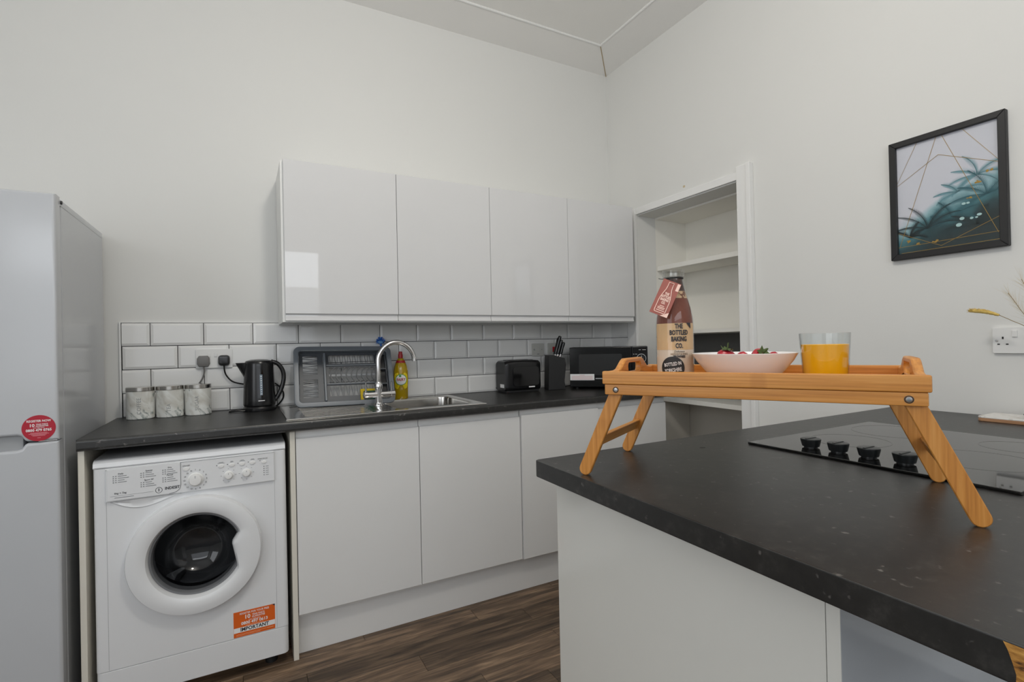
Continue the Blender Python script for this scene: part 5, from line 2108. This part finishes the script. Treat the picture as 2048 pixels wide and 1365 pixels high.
def strawberry(pos, r, rot, label, leaf=True):
    s = thing('strawberry', label, 'strawberry', tuple(pos), 0, 'strawberries in the bowl', rot=rot)
    b = B(); lathe(b, [(0, -.95 * r), (.35 * r, -.85 * r), (.72 * r, -.4 * r), (.95 * r, .15 * r), (.92 * r, .55 * r), (.6 * r, .85 * r), (0, .92 * r)], 20, cap=False)
    part('fruit', b, 'berry', s, world=False)
    if leaf:
        b = B()
        for k in range(7):
            a = 2 * PI * k / 7
            c, q = math.cos(a), math.sin(a)
            v = [b.verts.new(p) for p in ((.1 * r * c - .16 * r * q, .1 * r * q + .16 * r * c, .93 * r), (.45 * r * c - .22 * r * q, .45 * r * q + .22 * r * c, 1.02 * r), (.75 * r * c, .75 * r * q, (.98 + .2 * (k % 3)) * r), (.45 * r * c + .22 * r * q, .45 * r * q - .22 * r * c, 1.02 * r), (.1 * r * c + .16 * r * q, .1 * r * q - .16 * r * c, .93 * r))]
            b.faces.new(v)
        part('calyx', b, 'leaf', s, world=False)
        b = B(); tube(b, [(0, 0, .9 * r), (.05 * r, 0, 1.3 * r), (.15 * r, .05 * r, 1.75 * r)], .0014, 6)
        part('stalk', b, 'leaf', s, world=False)
    return s


# layer hidden below the rim, then the berries that show above it
for k in range(6):
    a = k * PI / 3 + .2
    strawberry(wp + Vector((.040 * math.cos(a), .040 * math.sin(a), .0270)), .0165, (1.2, .3 * k, a), 'red strawberry lying low inside the white bowl, hidden by its rim', False)
vis = [(-.032, -.01, .0510, .0185, (.25, -.15, .2), 'red strawberry with an upright green stalk, left in the bowl', True),
       (-.006, .012, .0470, .0165, (1.3, .2, 1.0), 'small bare red strawberry between the two leafy ones in the bowl', False),
       (.030, -.006, .0505, .0185, (.95, .1, -.5), 'large red strawberry with drooping green leaves, right of the bowl centre', True),
       (.050, .020, .0470, .0160, (1.4, .1, .5), 'small red strawberry at the right inside the bowl rim', False)]
for (ux, vx, hz, r, rot, lab, lf) in vis:
    hz -= .003
    d = TM.to_3x3() @ Vector((ux, vx, 0))
    strawberry(wp + d + Vector((0, 0, hz)), r, rot, lab, lf)

# ------------------------------------------------------------------ glass of juice
gx = tw(.1235, -.004, FZ)
jg = thing('juice_glass', 'clear tumbler of orange juice on the right of the tray', 'glass', tuple(gx))
b = B(); lathe(b, [(0, .0002), (.0345, .0002), (.0362, .003), (.0415, .0935), (.0412, .0945), (.0402, .0935), (.0352, .006), (0, .006)], 48, tuple(gx), cap=False); part('tumbler', b, 'glass', jg)
b = B(); lathe(b, [(0, .0065), (.0345, .0065), (.0386, .0725), (.0380, .0735), (0, .0732)], 44, tuple(gx), cap=False); part('orange_juice', b, 'juice', jg)

# ------------------------------------------------------------------ marble board, dish, dried grass at the right edge
mb = thing('serving_board', 'marble topped wooden serving board at the right edge of the peninsula', 'board', (-.10, -2.17, ZP))
b = B(); prism(b, rrect(.128, .345, .012, 5, -.105, -2.178), 'z', ZP + .0003, ZP + .0105, .001, 1); part('wood_base', b, 'boardedge', mb)
b = B(); prism(b, rrect(.128, .345, .012, 5, -.105, -2.178), 'z', ZP + .0107, ZP + .016, .001, 1); part('marble_top', b, 'marble2', mb)
vx_, vy_ = -.105, -2.285
vs = thing('vase', 'dark round vase of dried grasses cut off at the right edge', 'vase', (vx_, vy_, ZP + .016))
b = B(); lathe(b, [(0, 0), (.034, 0), (.040, .006), (.046, .04), (.044, .075), (.030, .105), (.018, .125), (.020, .140), (.017, .139), (.015, .122), (0, .110)], 36, (vx_, vy_, ZP + .0162), cap=False)
part('body', b, plain('dark_stoneware', (.03, .03, .032, 1), .5), vs)
ds = thing('dish', 'small dark dish on the marble board, cut off by the right edge of the photo', 'dish', (-.112, -2.150, ZP + .016))
b = B(); lathe(b, [(0, 0), (.040, 0), (.047, .004), (.050, .012), (.0485, .0125), (.045, .006), (.038, .003), (0, .003)], 32, (-.112, -2.150, ZP + .0162), cap=False); part('body', b, 'blackmat', ds)
g1 = thing('dried_grass', 'dried bunny-tail grass with a drooping golden head on the right wall', 'dried grass', (vx_, vy_, ZP + .14))
sp_ = bez([(vx_, vy_, ZP + .06), (vx_ + .002, vy_ + .005, ZP + .17), (-.108, -2.17, 1.155), (-.110, -2.115, 1.2300), (-.112, -2.078, 1.2570), (-.112, -2.047, 1.2770)], 8)
b = B(); tube(b, sp_, .0009, 6); part('stem', b, 'stem', g1)
b = B()
hd = bez([(-.112, -2.048, 1.2765), (-.113, -2.025, 1.286), (-.114, -2.000, 1.2925), (-.115, -1.973, 1.2955)], 6)
rr_ = [.0022 + .0042 * math.sin(PI * min(1, .12 + .80 * (1 - i / (len(hd) - 1)) ** .8)) for i in range(len(hd))]
tube(b, hd, .004, 10, rr=rr_)
for k in range(170):
    i = random.randrange(0, len(hd) - 1)
    p = hd[i].lerp(hd[i + 1], random.random())
    a = random.uniform(0, 2 * PI)
    q = Vector((math.cos(a), .0, math.sin(a)))
    tube(b, [p + q * rr_[i] * .7, p + q * (rr_[i] + .0018) + Vector((0, .0055, .002))], .0005, 3)
part('seed_head', b, 'wheat', g1)
for gi, (off, top) in enumerate((((0, .004), (-.118, -2.072, 1.345)), ((.004, -.004), (-.10, -2.098, 1.385)))):
    g2 = thing('dried_grass', ('pale feathery grass plume at the right edge, left of the two', 'pale feathery grass plume at the right edge, taller of the two')[gi], 'dried grass', (vx_, vy_, ZP + .14))
    p_ = bez([(vx_ + off[0], vy_ + off[1], ZP + .06), (vx_ + off[0] - .001, vy_ + off[1] + .01, ZP + .20), (vx_ - .004, -2.135 - gi * .02, 1.235 + gi * .03), top], 10)
    b = B(); tube(b, p_, .0007, 5); part('stem', b, 'stem', g2)
    b = B()
    for k in range(110):
        i = random.randrange(len(p_) // 2 - 2, len(p_) - 1)
        p = p_[i].lerp(p_[i + 1], random.random())
        d = (p_[i + 1] - p_[i]).normalized()
        sd = d.cross(Vector((1, 0, 0))).normalized() * random.choice((-1, 1)) * random.uniform(.1, .6)
        L_ = random.uniform(.02, .052)
        e = p + (d + sd + Vector((random.uniform(-.3, .3), 0, 0))) * L_
        tube(b, [p, p.lerp(e, .6), e], .0002, 3, rr=[.00028, .00022, .0001])
    o = part('plume', b, 'plume', g2); o['kind'] = 'stuff'

# made-up fitting for the added fill light (out of frame): rose, flex and lampholder above the bulb
cl = thing('fill_lamp', 'white fitting of the added fill lamp, unseen above the camera', 'lamp', (-1.75, -2.0, CEIL))
b = B(); lathe(b, [(.05, .0), (.048, -.02), (.01, -.03), (0, -.03)], 24, (-1.75, -2.0, CEIL)); part('ceiling_rose', b, 'white', cl)
b = B(); tube(b, [(-1.75, -2.0, CEIL - .03), (-1.75, -2.0, CEIL - .12)], .004, 8); part('flex', b, 'white', cl)
b = B(); lathe(b, [(.018, 0), (.02, .05), (.008, .06)], 20, (-1.75, -2.0, CEIL - .18)); part('lamp_holder', b, 'white', cl)
